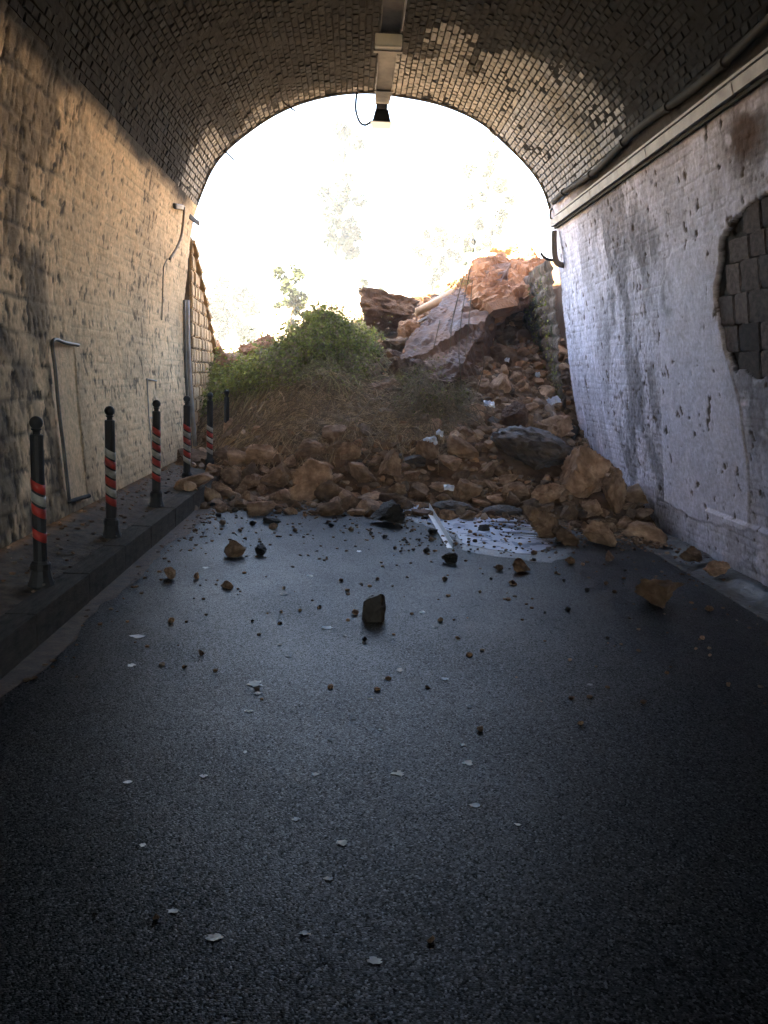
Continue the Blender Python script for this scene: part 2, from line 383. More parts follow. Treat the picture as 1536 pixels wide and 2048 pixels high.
STONE_POLY_PX = [(1445, 480), (1468, 430), (1500, 405), (1560, 390), (1620, 420), (1620, 760), (1560, 770), (1500, 745), (1470, 740), (1450, 690), (1432, 600), (1436, 540)]
STONE_POLY = [wallhit(*p) for p in STONE_POLY_PX]
def right_fn(y, s):
    P = np.stack([y, s, np.zeros_like(y) + 3.3], 1)
    b, r, q = courses(y, s, .25, .085)
    big = fbm(P * 1.3, 101, 5); med = fbm(P * 6, 102, 4); fine = fbm(P * 24, 103, 3)
    plast = inpoly(y + .1 * (big - .5), s + .1 * (med - .5), [wallhit(*p) for p in
            [(1345, 500), (1440, 450), (1470, 480), (1432, 600), (1450, 700), (1480, 800), (1500, 960), (1500, 1060), (1390, 1040), (1330, 1000), (1325, 700), (1318, 600)]])
    smo = np.where(plast, .25, 1.0)
    clu = sstep(.42, .62, fbm(P * np.array([1.6, 1.1, 1]), 120, 4)); chip = clu * sstep(.63, .71, fbm(P * np.array([17, 13, 1]), 104, 4)); chip2 = sstep(.725, .75, fbm(P * np.array([11, 9, 1]), 105, 3))
    st = inpoly(y + .12 * (med - .5) + .05 * (fine - .5), s + .26 * (fbm(P * 5, 130, 5) - .5), STONE_POLY); blobm = sum(blob(y, s, *t) for t in
        [(1490, 770, .22, .2), (1525, 850, .3, .25), (1500, 290, .4, .3), (1300, 490, .35, .25), (1335, 590, .15, .25), (1520, 700, .4, .3)])
    rough_zone = sstep(9.4, 9.9, y) * sstep(11.6, 11.1, y)
    d = (b - 1) * .007 * smo * (.4 + .6 * vnoise(P * 2, 107)) + .03 * (big - .5) + (.02 * (med - .5) + .014 * (fine - .5)) * (.3 + .7 * smo) * (1 + .8 * rough_zone) - .004 * chip * smo - .010 * chip2
    d = d + .012 * plast - .055 * st
    plinth = (s > SEND - .62) & (y < 8.6)
    d = d + np.where(plinth, .03, 0)
    c = np.array([.73, .70, .80])[None, :] * (.74 + .28 * med + .26 * fine)[:, None]
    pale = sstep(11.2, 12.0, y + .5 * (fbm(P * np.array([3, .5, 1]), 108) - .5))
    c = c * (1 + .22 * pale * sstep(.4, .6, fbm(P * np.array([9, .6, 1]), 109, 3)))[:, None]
    grime = np.clip(.9 * sstep(.42, .58, fbm(P * np.array([2.6, 1.2, 1]), 110, 5)) * (1 - .9 * plast) * (.45 + .55 * rough_zone)
                    + blobm * 1.1 * sstep(.3, .55, med) + .5 * sstep(6.9, 6.2, y) * sstep(.4, .6, med) + .4 * sstep(SEND - .25, SEND, s), 0, 1)
    c = c * (1 - .72 * grime[:, None]) + np.array([.11, .10, .10]) * (.72 * grime[:, None])
    k = np.clip(.7 * chip * smo + .95 * chip2 + .4 * (1 - b) * smo * sstep(.45, .65, vnoise(P * 5, 111)), 0, 1)
    c = c * (1 - k[:, None]) + np.array([.11, .08, .06]) * k[:, None]
    c = np.where(st[:, None], np.array([.05, .04, .035])[None], c)
    # brown rust patch above, dark band above the trunking
    rb = np.clip(1.3 * blob(y, s, 1490, 270, .35, .22) * sstep(.35, .5, med), 0, 1)
    c = c * (1 - rb[:, None]) + np.array([.12, .07, .05]) * rb[:, None]
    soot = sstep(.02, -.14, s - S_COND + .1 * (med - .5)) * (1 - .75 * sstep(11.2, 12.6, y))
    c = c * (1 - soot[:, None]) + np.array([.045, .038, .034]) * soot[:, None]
    return d, c

S_L1 = S_SOOT + .12
S_R0 = S_CABLE
lw = obj('tunnel_wall', wall_sheet('tunnel_wall', 0, S_L1, 4.6, PORTAL, .016, left_fn, M['wall']))
tag(lw, 'cream whitewashed masonry wall beside the raised walkway and its bollards', 'wall')
rw = obj('tunnel_wall', wall_sheet('tunnel_wall', S_R0, SEND, 4.6, PORTAL, .016, right_fn, M['wall']))
tag(rw, 'bluish white flaking tunnel wall with exposed stones, rubble heaped against its foot', 'wall')

# recessed stones where the plaster fell away: parts of the wall
def rough_block(name, l, h, dep, seed, m, k=3, bev=.1, na=.16):
    bm = bmesh.new(); bmesh.ops.create_cube(bm, size=1)
    bmesh.ops.bevel(bm, geom=bm.edges[:], offset=bev, segments=2, affect='EDGES')
    bmesh.ops.subdivide_edges(bm, edges=[e for e in bm.edges if e.calc_length() > .3], cuts=k, use_grid_fill=True)
    V = np.array([v.co[:] for v in bm.verts]) 
    nse = fbm(V * 3 + seed * 3.7, seed, 3) - .5
    V = V * (1 + na * nse[:, None]) * np.array([l, dep, h])
    for v, c in zip(bm.verts, V): v.co = c
    me = bpy.data.meshes.new(name); bm.to_mesh(me); bm.free(); me.materials.append(m); return me
stone_meshes = [rough_block('stone', 1, 1, 1, i, M['stone'], 2, .05, .22) for i in range(5)]
ysn = [p[0] for p in STONE_POLY]; ssn = [p[1] for p in STONE_POLY]
row = 0; s_ = min(ssn)
while s_ < max(ssn):
    hh = random.choice([.2, .24, .27]); y_ = min(ysn) - random.uniform(0, .3)
    while y_ < max(ysn):
        ll = random.uniform(.26, .46)
        cyy, css = y_ + ll / 2, s_ + hh / 2
        if inpoly(np.array([cyy]), np.array([css]), STONE_POLY)[0]:
            o = obj('stone', stone_meshes[random.randrange(5)], rw)
            p = wp(cyy, css, -.068); nx, nz = pnorm(css)
            o.matrix_world = Matrix(((0, float(nx), float(nz) * 1, p[0]), (1, 0, 0, p[1]), (0, float(nz), -float(nx), p[2]), (0, 0, 0, 1))) @ Matrix.Diagonal((ll - .008, .11, hh - .008, 1))
        y_ += ll
    s_ += hh; row += 1

# ------------------------------------------------------------------ vault
vault = tag(empty('tunnel_vault', (0.2, 5, 5.8)), 'soot blackened barrel vault of small bricks over the road, brighter towards its open end', 'vault')
def child_world(o, parent):
    o.parent = parent; o.matrix_parent_inverse = Matrix.Translation(-Vector(parent.location)); return o
def back_sheet(name, s0, s1, y0, y1, off, m, res=.25):
    def fn(y, s):
        P = np.stack([y, s, s * 0], 1); return np.full_like(y, off) + .03 * (fbm(P * 3, 200, 3) - .5), np.ones((len(y), 3))
    return wall_sheet(name, s0, s1, y0, y1, res, fn, m)
child_world(obj('mortar_bed', back_sheet('mortar_bed', S_L1 - .05, S_R0 + .05, 1.6, PORTAL, -.035, M['mortar'], .1)), vault)
CH, BL = .080, .138
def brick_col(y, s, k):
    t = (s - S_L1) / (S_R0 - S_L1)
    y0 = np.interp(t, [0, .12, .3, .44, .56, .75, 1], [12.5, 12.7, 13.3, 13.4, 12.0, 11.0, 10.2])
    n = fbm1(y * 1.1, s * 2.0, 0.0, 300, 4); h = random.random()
    f = float(sstep(-1.4, 1.2, y - y0 + 3.0 * (n - .5))) * (.5 + .4 * h)  # pale share: daylight at the mouth put into the brick colour
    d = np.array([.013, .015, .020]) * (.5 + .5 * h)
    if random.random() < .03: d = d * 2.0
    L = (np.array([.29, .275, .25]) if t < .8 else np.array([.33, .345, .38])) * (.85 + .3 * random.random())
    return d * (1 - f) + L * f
def brick_vf(ll=BL - .014, hh=CH - .012, dep=.05, seed=0, n=None):
    r = random.Random(seed); a, b = ll / 2, hh / 2
    V = []
    for (x, z, s) in ((-a, -b, 1), (a, -b, 1), (a, b, 1), (-a, b, 1)):
        V.append((x, 0, z))
    for (x, z) in ((-a, -b), (a, -b), (a, b), (-a, b)): V.append((x + r.uniform(-.003, .003), dep * .75, z + r.uniform(-.003, .003)))
    for (x, z) in ((-a, -b), (a, -b), (a, b), (-a, b)):
        V.append((x * .93, dep + r.uniform(-.008, .004), z * .82))
    F = [(8, 9, 10, 11)] + [(i, (i + 1) % 4, 4 + (i + 1) % 4, 4 + i) for i in range(4)] + [(4 + i, 4 + (i + 1) % 4, 8 + (i + 1) % 4, 8 + i) for i in range(4)]
    return np.array(V), F
bricks = []
ns = int((S_R0 - S_L1) / CH)
for i in range(ns):
    s = S_L1 + (i + .5) * (S_R0 - S_L1) / ns
    nb = int((PORTAL - 3.2) / BL)
    for j in range(nb + 1):
        y = PORTAL - BL * (j + .5 + (.5 if i % 2 else 0))
        if i % 2 == 0 and j == 0: pass
        if y < 3.2: continue
        bricks.append((y + random.uniform(-.006, .006), s))
def brick_frame(y, s):
    x, z = prof(s); nx, nz = pnorm(s); tilt = random.gauss(0, .02)
    out = random.uniform(-.006, .004)
    e1 = np.array([0, 1, tilt]); nn = np.array([float(nx), random.gauss(0, .02), float(nz)]); nn /= np.linalg.norm(nn)
    e1 -= nn * e1.dot(nn); e1 /= np.linalg.norm(e1); e3 = np.cross(e1, nn)
    o = np.array([float(x), y, float(z)]) + nn * (-.072 + out)
    return o, e1, nn, e3
def projpx(p):
    c = RC.T @ (np.asarray(p) - EYE); return 768 + c[0] / -c[2] * FPX, 1024 - c[1] / -c[2] * FPX
scored = []
for (y, s) in bricks:
    x, z = prof(s); p = np.array([float(x), y, float(z)]); nx, nz = pnorm(s)
    u, v = projpx(p)
    v_ = EYE - p; dd = np.linalg.norm(v_); area = max(0, (v_[0] * float(nx) + v_[2] * float(nz)) / dd) / dd ** 2
    scored.append((area if (5 < u < 1531 and 5 < v < 2040) else 0, y, s))
# the brightly lit ones by the opening are the ones that can be picked apart
scored = [((a * (25 if y > 10.6 else 1)), y, s) for a, y, s in scored]
scored.sort(reverse=True)
single_meshes = {}
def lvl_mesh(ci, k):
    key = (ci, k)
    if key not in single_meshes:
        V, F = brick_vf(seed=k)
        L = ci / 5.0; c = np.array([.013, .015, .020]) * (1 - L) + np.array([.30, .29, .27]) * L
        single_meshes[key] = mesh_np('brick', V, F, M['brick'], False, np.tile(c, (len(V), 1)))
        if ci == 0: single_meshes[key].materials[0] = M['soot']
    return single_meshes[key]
acc = Acc(); acc2 = Acc()
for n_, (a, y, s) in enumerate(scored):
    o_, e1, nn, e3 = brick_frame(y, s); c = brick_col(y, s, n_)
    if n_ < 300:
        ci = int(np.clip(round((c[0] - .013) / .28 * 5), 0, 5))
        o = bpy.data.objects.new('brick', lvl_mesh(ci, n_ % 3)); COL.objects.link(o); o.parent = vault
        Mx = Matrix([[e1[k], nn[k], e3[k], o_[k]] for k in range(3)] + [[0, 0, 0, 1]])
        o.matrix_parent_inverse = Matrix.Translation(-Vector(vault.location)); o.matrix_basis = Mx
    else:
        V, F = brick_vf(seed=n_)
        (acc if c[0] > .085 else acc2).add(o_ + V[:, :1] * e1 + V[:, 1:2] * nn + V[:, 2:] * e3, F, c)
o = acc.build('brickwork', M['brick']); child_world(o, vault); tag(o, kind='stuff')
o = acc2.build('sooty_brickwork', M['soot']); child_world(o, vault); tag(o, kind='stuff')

# lining behind the camera and outer shell of the hill that shades the road
def far_fn(y, s):
    P = np.stack([y, s, s * 0], 1); b, r, q = courses(y, s, .5, .2, .06)
    c = np.where(((s < S_SOOT) | (s > S_COND))[:, None], np.array([.42, .39, .36])[None], np.array([.05, .045, .04])[None])
    return (b - 1) * .012 + .05 * (fbm(P * 2, 400, 3) - .5), c * (.6 + .8 * fbm(P * 2, 401, 4))[:, None]
o = obj('tunnel_lining', wall_sheet('tunnel_lining', 0, SEND, BACK, 4.62, .12, far_fn, M['wall']))
tag(o, 'long masonry stretch of the tunnel nearest the viewer, sooty above and painted below', 'tunnel')
OUT = np.array([(-14, -1.0), (-14, 8.6), (14, 8.6), (14, -1.0)])
hull = []
K = len(PR); A = Acc()
def outp(k):
    t = S[k] / SEND; L = np.array([0, 9.6, 37.6, 47.2]) / 47.2
    x, z = prof(S[k]); cx, cz = .7, 1.5
    dx, dz = float(x) - cx, float(z) - cz
    if dz < 0: dz = 0
    kx = (13.5 / abs(dx)) if abs(dx) > 1e-6 else 1e9; kz = (TOPZ - cz) / dz if dz > 1e-6 else 1e9
    kk = min(kx, kz); return (cx + dx * kk, cz + dz * kk)
TOPZ = 8.8
V = []; F = []
for k in range(0, K):
    x, z = PR[k]; nx, nz = pnorm(S[k]); xo, zo = outp(k)
    for t in np.linspace(0, 1, 7):
        px_, pz_ = x - nx * .0, z
        V.append((px_ * (1 - t) + xo * t, PORTAL + .006 + .05 * (random.random() - .5) * (0 < t < 1), pz_ * (1 - t) + zo * t))
F = np.array([(k * 7 + i, k * 7 + i + 1, (k + 1) * 7 + i + 1, (k + 1) * 7 + i) for k in range(K - 1) for i in range(6)])
o = obj('tunnel_portal', mesh_np('tunnel_portal', V, F, M['ext'])); tag(o, 'stone face of the tunnel mouth seen edge-on around the bright opening', 'tunnel mouth')
A = Acc()
V = []; 
for y in np.linspace(PORTAL + .006, BACK, 20):
    for (x, z) in ((-12.8, -.9), (-12.8, TOPZ), (-6, TOPZ + .02), (.7, TOPZ + .04), (7, TOPZ + .02), (14.2, TOPZ), (14.2, -.9)):
        V.append((x, y, z))
F = np.array([(j * 7 + i, j * 7 + i + 1, (j + 1) * 7 + i + 1, (j + 1) * 7 + i) for j in range(19) for i in range(6)])
tag(obj('hill', mesh_np('hill', V, F, M['hill'])), kind='structure')

# ------------------------------------------------------------------ ground, road, pavement
KERB = -1.80
xs = np.concatenate([[-150, -60, -14], np.linspace(-4, 5, 30), [14, 60, 150]]); ys = np.array([-200, -100, BACK - 1, 0, 10, 16, 30, 60, 150, 400])
V = [(x, y, -.42 - (.0)) for y in ys for x in xs]; nxs = len(xs)
F = np.array([(j * nxs + i, j * nxs + i + 1, (j + 1) * nxs + i + 1, (j + 1) * nxs + i) for j in range(len(ys) - 1) for i in range(nxs - 1)])
tag(obj('ground', mesh_np('ground', V, F, M['hill'])), kind='structure')
def sheet(name, x0, x1, y0, y1, nx_, ny_, zf, m, kind='structure', smooth=True):
    X, Y = np.meshgrid(np.linspace(x0, x1, nx_), np.linspace(y0, y1, ny_), indexing='ij')
    x, y = X.ravel(), Y.ravel(); V = np.stack([x, y, zf(x, y)], 1)
    i = (np.arange(nx_ - 1)[:, None] * ny_ + np.arange(ny_ - 1)[None]).ravel()
    F = np.stack([i, i + ny_, i + ny_ + 1, i + 1], 1)
    o = obj(name, mesh_np(name, V, F, m, smooth)); tag(o, kind=kind); return o
sheet('road', KERB - .02, 3.28, 0, 17, 130, 420, lambda x, y: gz(x) + .0015 * (fbm(np.stack([x * 1.5, y * 1.5, x * 0], 1), 500, 3) - .5), M['asphalt'])
sheet('road', KERB - .02, 3.28, BACK - 12, 0, 20, 60, lambda x, y: gz(x) - .001, M['asphalt'])
sheet('gutter', 3.28, 4.25, 0, 15, 60, 500, lambda x, y: gz(x) - .02 - .03 * sstep(3.28, 3.36, x) + .05 * (fbm(np.stack([x * 6, y * 6, x * 0], 1), 501, 4) - .5) * sstep(3.28, 3.4, x) + .10 * sstep(3.6, 3.9, x), M['gutter'])
sheet('gutter', 3.28, 4.25, BACK - 12, 0, 6, 40, lambda x, y: gz(x) - .04 + .10 * sstep(3.6, 3.9, x), M['gutter'])
SWH = .20
def sw_z(x, y):
    return SWH + .07 * np.clip((-2.0 - x) / .6, 0, 1) + .03 * (fbm(np.stack([x * 8, y * 8, x * 0], 1), 510, 4) - .5)
sheet('pavement', -2.85, KERB - .16, 0, 16, 70, 700, sw_z, M['walk'])
sheet('pavement', -2.85, KERB - .16, BACK, 0, 10, 40, sw_z, M['walk'])
kerb = tag(empty('kerb', (KERB - .08, 6, 0)), kind='structure')
kerb['kind'] = 'structure'
yk = -2.0; 
kms = [rough_block('kerb_stone', 1, 1, 1, 40 + i, M['kerb'], 3, .012, .04) for i in range(3)]
while yk < 14.5:
    L_ = random.uniform(.85, 1.05)
    o = bpy.data.objects.new('kerb_stone', random.choice(kms)); COL.objects.link(o); o.parent = kerb
    o.location = (random.uniform(-.004, .004), yk + L_ / 2 - 6, .036); o.scale = (.185, L_ + .0, .345)
    yk += L_

# paint flecks on the road
specks = [(510,1368,26,14),(515,1387,14,6),(497,1423,14,6),(430,1876,30,18),(748,1923,28,14),(655,1256,18,6),(568,1189,12,4),(577,1313,12,4),
          (799,1341,14,6),(630,1549,14,8),(407,1553,14,6),(592,1639,14,7),(285,1691,12,7),(255,1565,16,6),(684,1686,20,12),(662,1480,10,5),
          (935,1526,20,10),(938,1413,12,6),(797,1548,22,9),(950,1612,22,9),(658,1758,18,7),(345,1823,22,9),(610,1868,20,8),(262,1331,16,5),
          (740,1397,12,4),(708,1437,10,4),(490,1505,8,5),(275,1273,26,6),(412,1136,14,3),(620,1152,10,3),(718,1103,8,3),(890,1358,14,5),
          (845,1225,12,4),(870,1255,10,4),(925,1490,12,5),(1035,1650,12,5),(690,1272,9,3),(760,1460,8,3),(560,1290,9,3),(1180,1370,10,4)]
fl = tag(empty('road_paint', (0, 5, 0)), kind='structure')
for (px, py, w_, h_) in specks:
    p = gnd(px, py); k = p[1] / FPX; n = 15; hw = w_ / 2 * k * 1.35; hd = h_ / 2 * k * (p[1] / 1.65) * 1.35
    hd = min(hd, hw * 2.2)
    V = [(hw * (.45 + .75 * random.random()) * math.cos(2 * math.pi * i / n), hd * (.45 + .75 * random.random()) * math.sin(2 * math.pi * i / n), 0) for i in range(n)]
    o = obj('paint_fleck', mesh_np('paint_fleck', V, [tuple(range(n))], M['spot'] if (w_ > 12 or random.random() < .5) else M['faint_spot']), fl); o.location = (p[0], p[1] - 5, p[2] + .003)

ys_ = np.linspace(1.5, 11.2, 160); V = []
for y in ys_:
    w_ = .04 + .20 * fbm1(y * 1.1, .3, 0., 620, 4) + .06 * (y > 8) + .07 * (fbm1(y * 6, 3.3, 0., 621, 3) - .5)
    for t in (0, .5, 1): V.append((KERB + .005 + w_ * t, y, .0085 - .003 * t))
F = np.array([(3 * i + j, 3 * i + j + 1, 3 * i + j + 4, 3 * i + j + 3) for i in range(len(ys_) - 1) for j in range(2)])
tag(obj('silt', mesh_np('silt', V, F, M['silt'], True)), kind='structure')
# puddle: a thin film with an uneven shore
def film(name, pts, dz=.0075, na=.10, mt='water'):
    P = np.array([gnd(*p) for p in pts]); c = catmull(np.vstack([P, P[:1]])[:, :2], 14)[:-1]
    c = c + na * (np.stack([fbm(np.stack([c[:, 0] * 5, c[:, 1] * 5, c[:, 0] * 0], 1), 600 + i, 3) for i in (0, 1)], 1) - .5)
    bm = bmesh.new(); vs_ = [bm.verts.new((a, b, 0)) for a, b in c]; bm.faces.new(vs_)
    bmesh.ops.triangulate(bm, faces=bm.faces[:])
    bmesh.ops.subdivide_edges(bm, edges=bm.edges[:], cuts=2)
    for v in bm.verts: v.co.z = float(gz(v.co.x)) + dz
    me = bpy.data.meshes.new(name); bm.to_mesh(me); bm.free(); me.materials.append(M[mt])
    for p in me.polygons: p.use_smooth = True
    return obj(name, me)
PUD = [(795, 1003), (850, 985), (960, 980), (1060, 985), (1100, 1010), (1120, 1050), (1110, 1092), (1062, 1108), (1010, 1103), (975, 1098), (930, 1086), (908, 1068), (868, 1050), (838, 1036), (806, 1024)]
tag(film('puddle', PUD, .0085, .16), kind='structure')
tag(film('wet_fringe', [(945 + (a_ - 945) * 1.22, 1045 + (b_ - 1045) * 1.25) for a_, b_ in PUD] , .0045, .25, 'wetroad'), kind='structure')
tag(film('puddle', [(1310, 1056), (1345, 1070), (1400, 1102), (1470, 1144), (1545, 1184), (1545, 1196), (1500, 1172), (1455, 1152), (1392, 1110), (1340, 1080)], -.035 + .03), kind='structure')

# ------------------------------------------------------------------ the slide: mound surface
pts = []
for (px, py, Y) in [(430,912,12.6),(440,885,13.4),(430,850,14.0),(430,775,15.8),(430,718,17),(520,885,11.9),(520,820,12.9),(520,745,14.5),(520,705,17),
        (640,905,11.4),(640,835,12.3),(640,760,13.6),(640,705,15),(640,665,17),(760,905,11.3),(760,835,12.4),(760,765,13.6),(770,685,15.2),(770,640,17),
        (870,905,11.3),(870,835,12.3),(870,745,13.6),(870,665,15),(870,615,17),(1000,905,11.2),(1000,835,12.5),(1000,755,13.9),(1000,695,15.2),(1000,660,16.6),(1000,605,17),
        (1010,525,18.6),(940,560,18.2),(1100,905,11.9),(1110,840,13.0),(1115,770,14.2),(1095,700,15.2),(1080,645,16.2),(1070,565,17.4),(1165,885,12.9),(1175,915,12.2),(1240,975,10.9),(1140,930,11.6),(1060,515,18.5)]:
    pts.append(at(px, py, Y))
for x, y in ((-2.6, 11.6), (-1.8, 10.9), (-1.1, 10.7), (0, 10.6), (.8, 10.5), (1.6, 10.2), (2.4, 9.7), (3.2, 9.6), (3.9, 9.9)):
    pts.append((x, y, float(gz(x)) - .03)); pts.append((x, y - 1.2, float(gz(x)) - .35))
for x, z in ((-3.5, .9), (-1.5, 1.0), (.5, 1.3), (2.5, 2.6), (4.5, 3.0)): pts.append((x, 23, z)); pts.append((x, 30, z - 1.5))
pts = np.array(pts)
def tps_k(r): return np.where(r > 1e-9, r * r * np.log(r + 1e-9), 0)
_D = np.linalg.norm(pts[:, None, :2] - pts[None, :, :2], axis=2); n_ = len(pts)
_A = np.zeros((n_ + 3, n_ + 3)); _A[:n_, :n_] = tps_k(_D) + np.eye(n_) * .08
_A[:n_, n_] = 1; _A[:n_, n_ + 1:] = pts[:, :2]; _A[n_:, :n_] = _A[:n_, n_:].T
_wt = np.linalg.solve(_A, np.concatenate([pts[:, 2], [0, 0, 0]]))
humps = [(at(650, 690, 14.4), .68, .74, .62), (at(600, 720, 13.9), .28, .8, .7), (at(660, 790, 12.9), .26, .55, .45), (at(862, 800, 12.5), .27, .36, .4), (at(1030, 600, 15.6), 0, 1, 1)]
def Hs(x, y, veg=True):
    x = np.atleast_1d(np.asarray(x, float)); y = np.atleast_1d(np.asarray(y, float))
    r = np.sqrt((x[:, None] - pts[None, :, 0]) ** 2 + (y[:, None] - pts[None, :, 1]) ** 2)
    z = tps_k(r) @ _wt[:n_] + _wt[n_] + _wt[n_ + 1] * x + _wt[n_ + 2] * y
    if veg:
        for (c, a, sx, sy) in humps: z = z + a * np.exp(-((x - c[0]) / sx) ** 2 - ((y - c[1]) / sy) ** 2)
    return z
gx = np.linspace(-3.4, 5.0, 190); gy = np.linspace(8.6, 24, 340)
X, Y = np.meshgrid(gx, gy, indexing='ij'); xf, yf = X.ravel(), Y.ravel()
P3 = np.stack([xf, yf, xf * 0], 1)
zf = Hs(xf, yf) + .14 * (fbm(P3 * 2.2, 700, 5) - .5) + .05 * (fbm(P3 * 9, 705, 3) - .5) - .05
HG = zf.reshape(X.shape)
HL = HG.tolist(); GX0, GY0 = float(gx[0]), float(gy[0]); GDX, GDY = float(gx[1] - gx[0]), float(gy[1] - gy[0]); NGX, NGY = len(gx), len(gy)
def Hq(x, y):                                     # fast bilinear lookup, floor of road/pavement
    x = float(x); y = float(y); fl_ = SWH + .03 if (x < KERB and y < 16) else gz(x)
    if y < GY0: return fl_
    fx = min(max((x - GX0) / GDX, 0), NGX - 1.001); fy = min(max((y - GY0) / GDY, 0), NGY - 1.001)
    i, j = int(fx), int(fy); a, b = fx - i, fy - j
    h = (HL[i][j] * (1 - b) + HL[i][j + 1] * b) * (1 - a) + (HL[i + 1][j] * (1 - b) + HL[i + 1][j + 1] * b) * a
    return max(h, fl_)
def onpile(px, py):
    d = ray(px, py); dx, dz = float(d[0] / d[1]), float(d[2] / d[1]); Y_ = 5.0
    while Y_ < 22:
        if 1.65 + dz * Y_ <= Hq(dx * Y_, Y_):
            Y_ -= .1
            while 1.65 + dz * Y_ > Hq(dx * Y_, Y_): Y_ += .02
            return np.array([dx * Y_, Y_, 1.65 + dz * Y_])
        Y_ += .1
    return EYE + d / d[1] * 18.0
# drop the sheet where it dives under the road
ny_ = len(gy); i = (np.arange(len(gx) - 1)[:, None] * ny_ + np.arange(ny_ - 1)[None]).ravel()
F = np.stack([i, i + ny_, i + ny_ + 1, i + 1], 1)
keep = (zf[F].max(1) > -.35); F = F[keep]
tag(obj('earth_mound', mesh_np('earth_mound', np.stack([xf, yf, zf], 1), F, M['soil'])), kind='structure')

# ------------------------------------------------------------------ rocks
def ico(sub):
    bm = bmesh.new(); bmesh.ops.create_icosphere(bm, subdivisions=sub, radius=1)
    V = np.array([v.co[:] for v in bm.verts]); F = np.array([[v.index for v in f.verts] for f in bm.faces]); bm.free(); return V, F
ICO = {k: ico(k) for k in (1, 2, 3, 4, 5)}
def rock_vf(seed, sub=4, cuts=13, amp=.08, d0=.32, d1=.82, freq=2.2):
    V, F = ICO[sub]; r = np.random.default_rng(seed); V = V.copy()
    for _ in range(cuts):
        n = r.normal(size=3); n /= np.linalg.norm(n); d = r.uniform(d0, d1)
        t = V @ n - d; V = V - np.where(t > 0, t, 0)[:, None] * n[None] * .94
    nr = V / (np.linalg.norm(V, axis=1)[:, None] + 1e-9)
    a = fbm(V * freq + seed * 1.7, seed, 5, .55) - .5
    b = np.abs(fbm(V * freq * 2.3 + seed, seed + 9, 4) - .5) * 2
    V = V + nr * (amp * 2 * a - amp * .8 * (1 - b) * (b < .25))[:, None]
    V = V - (V.max(0) + V.min(0)) / 2; V = V / (V.max(0) * 1.02)
    return V, F
RM = {}
def rock_mesh(kind, seed, sub=4, cuts=13, amp=.10):
    key = (kind, seed, sub, cuts, amp)
    if key not in RM: V, F = rock_vf(seed, sub, cuts, amp); RM[key] = mesh_np('rock', V, F, M[kind])
    return RM[key]
def euler(a=.5): return Euler((random.uniform(-a, a), random.uniform(-a, a), random.uniform(0, 6.28)))
used = []
def hero(px, py, w_, h_, label, kind='rock', name='boulder', cat='boulder', Y=None, seed=None, sub=5, dz=0.0, deep=.8, rot=(0, 0, 0), group=None, cuts=13, amp=.10):
    """a rock whose middle shows at (px, py) in the photograph, w_ x h_ pixels, standing on whatever lies below it"""
    if Y is None: p = onpile(px, py + h_ * .42); Y = p[1] + .25 * w_ / FPX * p[1]
    k = Y / FPX; c = at(px, py, Y)
    seed = seed if seed is not None else 1000 + len(used)
    o = bpy.data.objects.new(name, rock_mesh(kind, seed, sub, cuts, amp)); COL.objects.link(o)
    o.location = c + np.array([0, 0, dz]); o.scale = (w_ / 2 * k, w_ / 2 * k * deep, h_ / 2 * k * 1.03); o.rotation_euler = rot
    tag(o, label, cat, group); used.append((c[0], c[1], w_ / 2 * k)); return o
# stones lying on the road (centre, size in the photograph)
PEB = []
def road_stone(px, py, w_, h_, label, kind='rock', cat='stone', name='stone', seed=None, rz=0, group=None, sub=4):
    b = gnd(px, py + h_ / 2); Y = b[1] + w_ * .35 * b[1] / FPX
    if b[1] > 9: Y = b[1] + .05
    return hero(px, py, w_, h_, label, kind, name, cat, Y=Y, seed=seed, sub=sub, deep=.85, rot=(0, 0, 0), group=group)
road_stone(774, 1024, 74, 50, 'large dark rounded stone alone on the road just left of the white metal strip', 'rock_dark', 'boulder', 'boulder', sub=5, seed=209)
road_stone(1322, 1186, 108, 66, 'large brown angular stone with sharp top edge out on the right of the road', 'rock', 'boulder', 'boulder', sub=5, seed=77)
road_stone(470, 1097, 46, 36, 'tan stone on the left of the road with a small dark stone at its right', 'rock', seed=61)
road_stone(521, 1100, 26, 24, 'small dark stone just right of the tan stone on the left of the road', 'rock_dark', seed=62)
road_stone(340, 1145, 25, 28, 'grey brown stone nearest the kerb on the left of the road', 'rock', seed=63)
road_stone(454, 1170, 28, 16, 'low reddish stone in two lumps below the tan stone', 'rock', seed=64)
road_stone(392, 1152, 12, 14, 'tiny stone between the stone by the kerb and the low reddish stone', 'rock', seed=65)
road_stone(899, 1116, 34, 24, 'rough dark stone just below the lower end of the white metal strip', 'rock_dark', seed=66)
road_stone(1042, 1130, 40, 32, 'dark brown squarish stone in front of the puddle edge', 'rock', seed=67)
road_stone(1026, 1165, 18, 12, 'small yellowish stone in front of the dark brown squarish stone', 'rock', seed=68)
road_stone(543, 1040, 40, 16, 'flat dark stone on the road nearest the foot of the slide on the left', 'rock_dark', seed=69)
road_stone(546, 1052, 20, 14, 'small brown stone touching the front of the flat dark stone', 'rock', seed=70)
road_stone(1140, 1121, 24, 16, 'smooth pinkish brown pebble below the boulder trio at the puddle', 'rock', seed=71)
road_stone(1220, 1112, 18, 24, 'small upright dark stone just below the rightmost of the boulder trio', 'rock', seed=72)
road_stone(968, 1056, 26, 16, 'dark stone standing in the middle of the puddle', 'rock_dark', seed=73)
road_stone(866, 1063, 22, 14, 'dark stone leaning on the middle of the white metal strip', 'rock_dark', seed=74)
road_stone(1384, 1108, 46, 34, 'dark reddish rough stone in the right gutter against the wall', 'rock', seed=75, sub=5)
road_stone(1437, 1137, 54, 30, 'smooth brown loaf shaped stone in the right gutter beside a strip of water', 'rock', seed=76, sub=5)
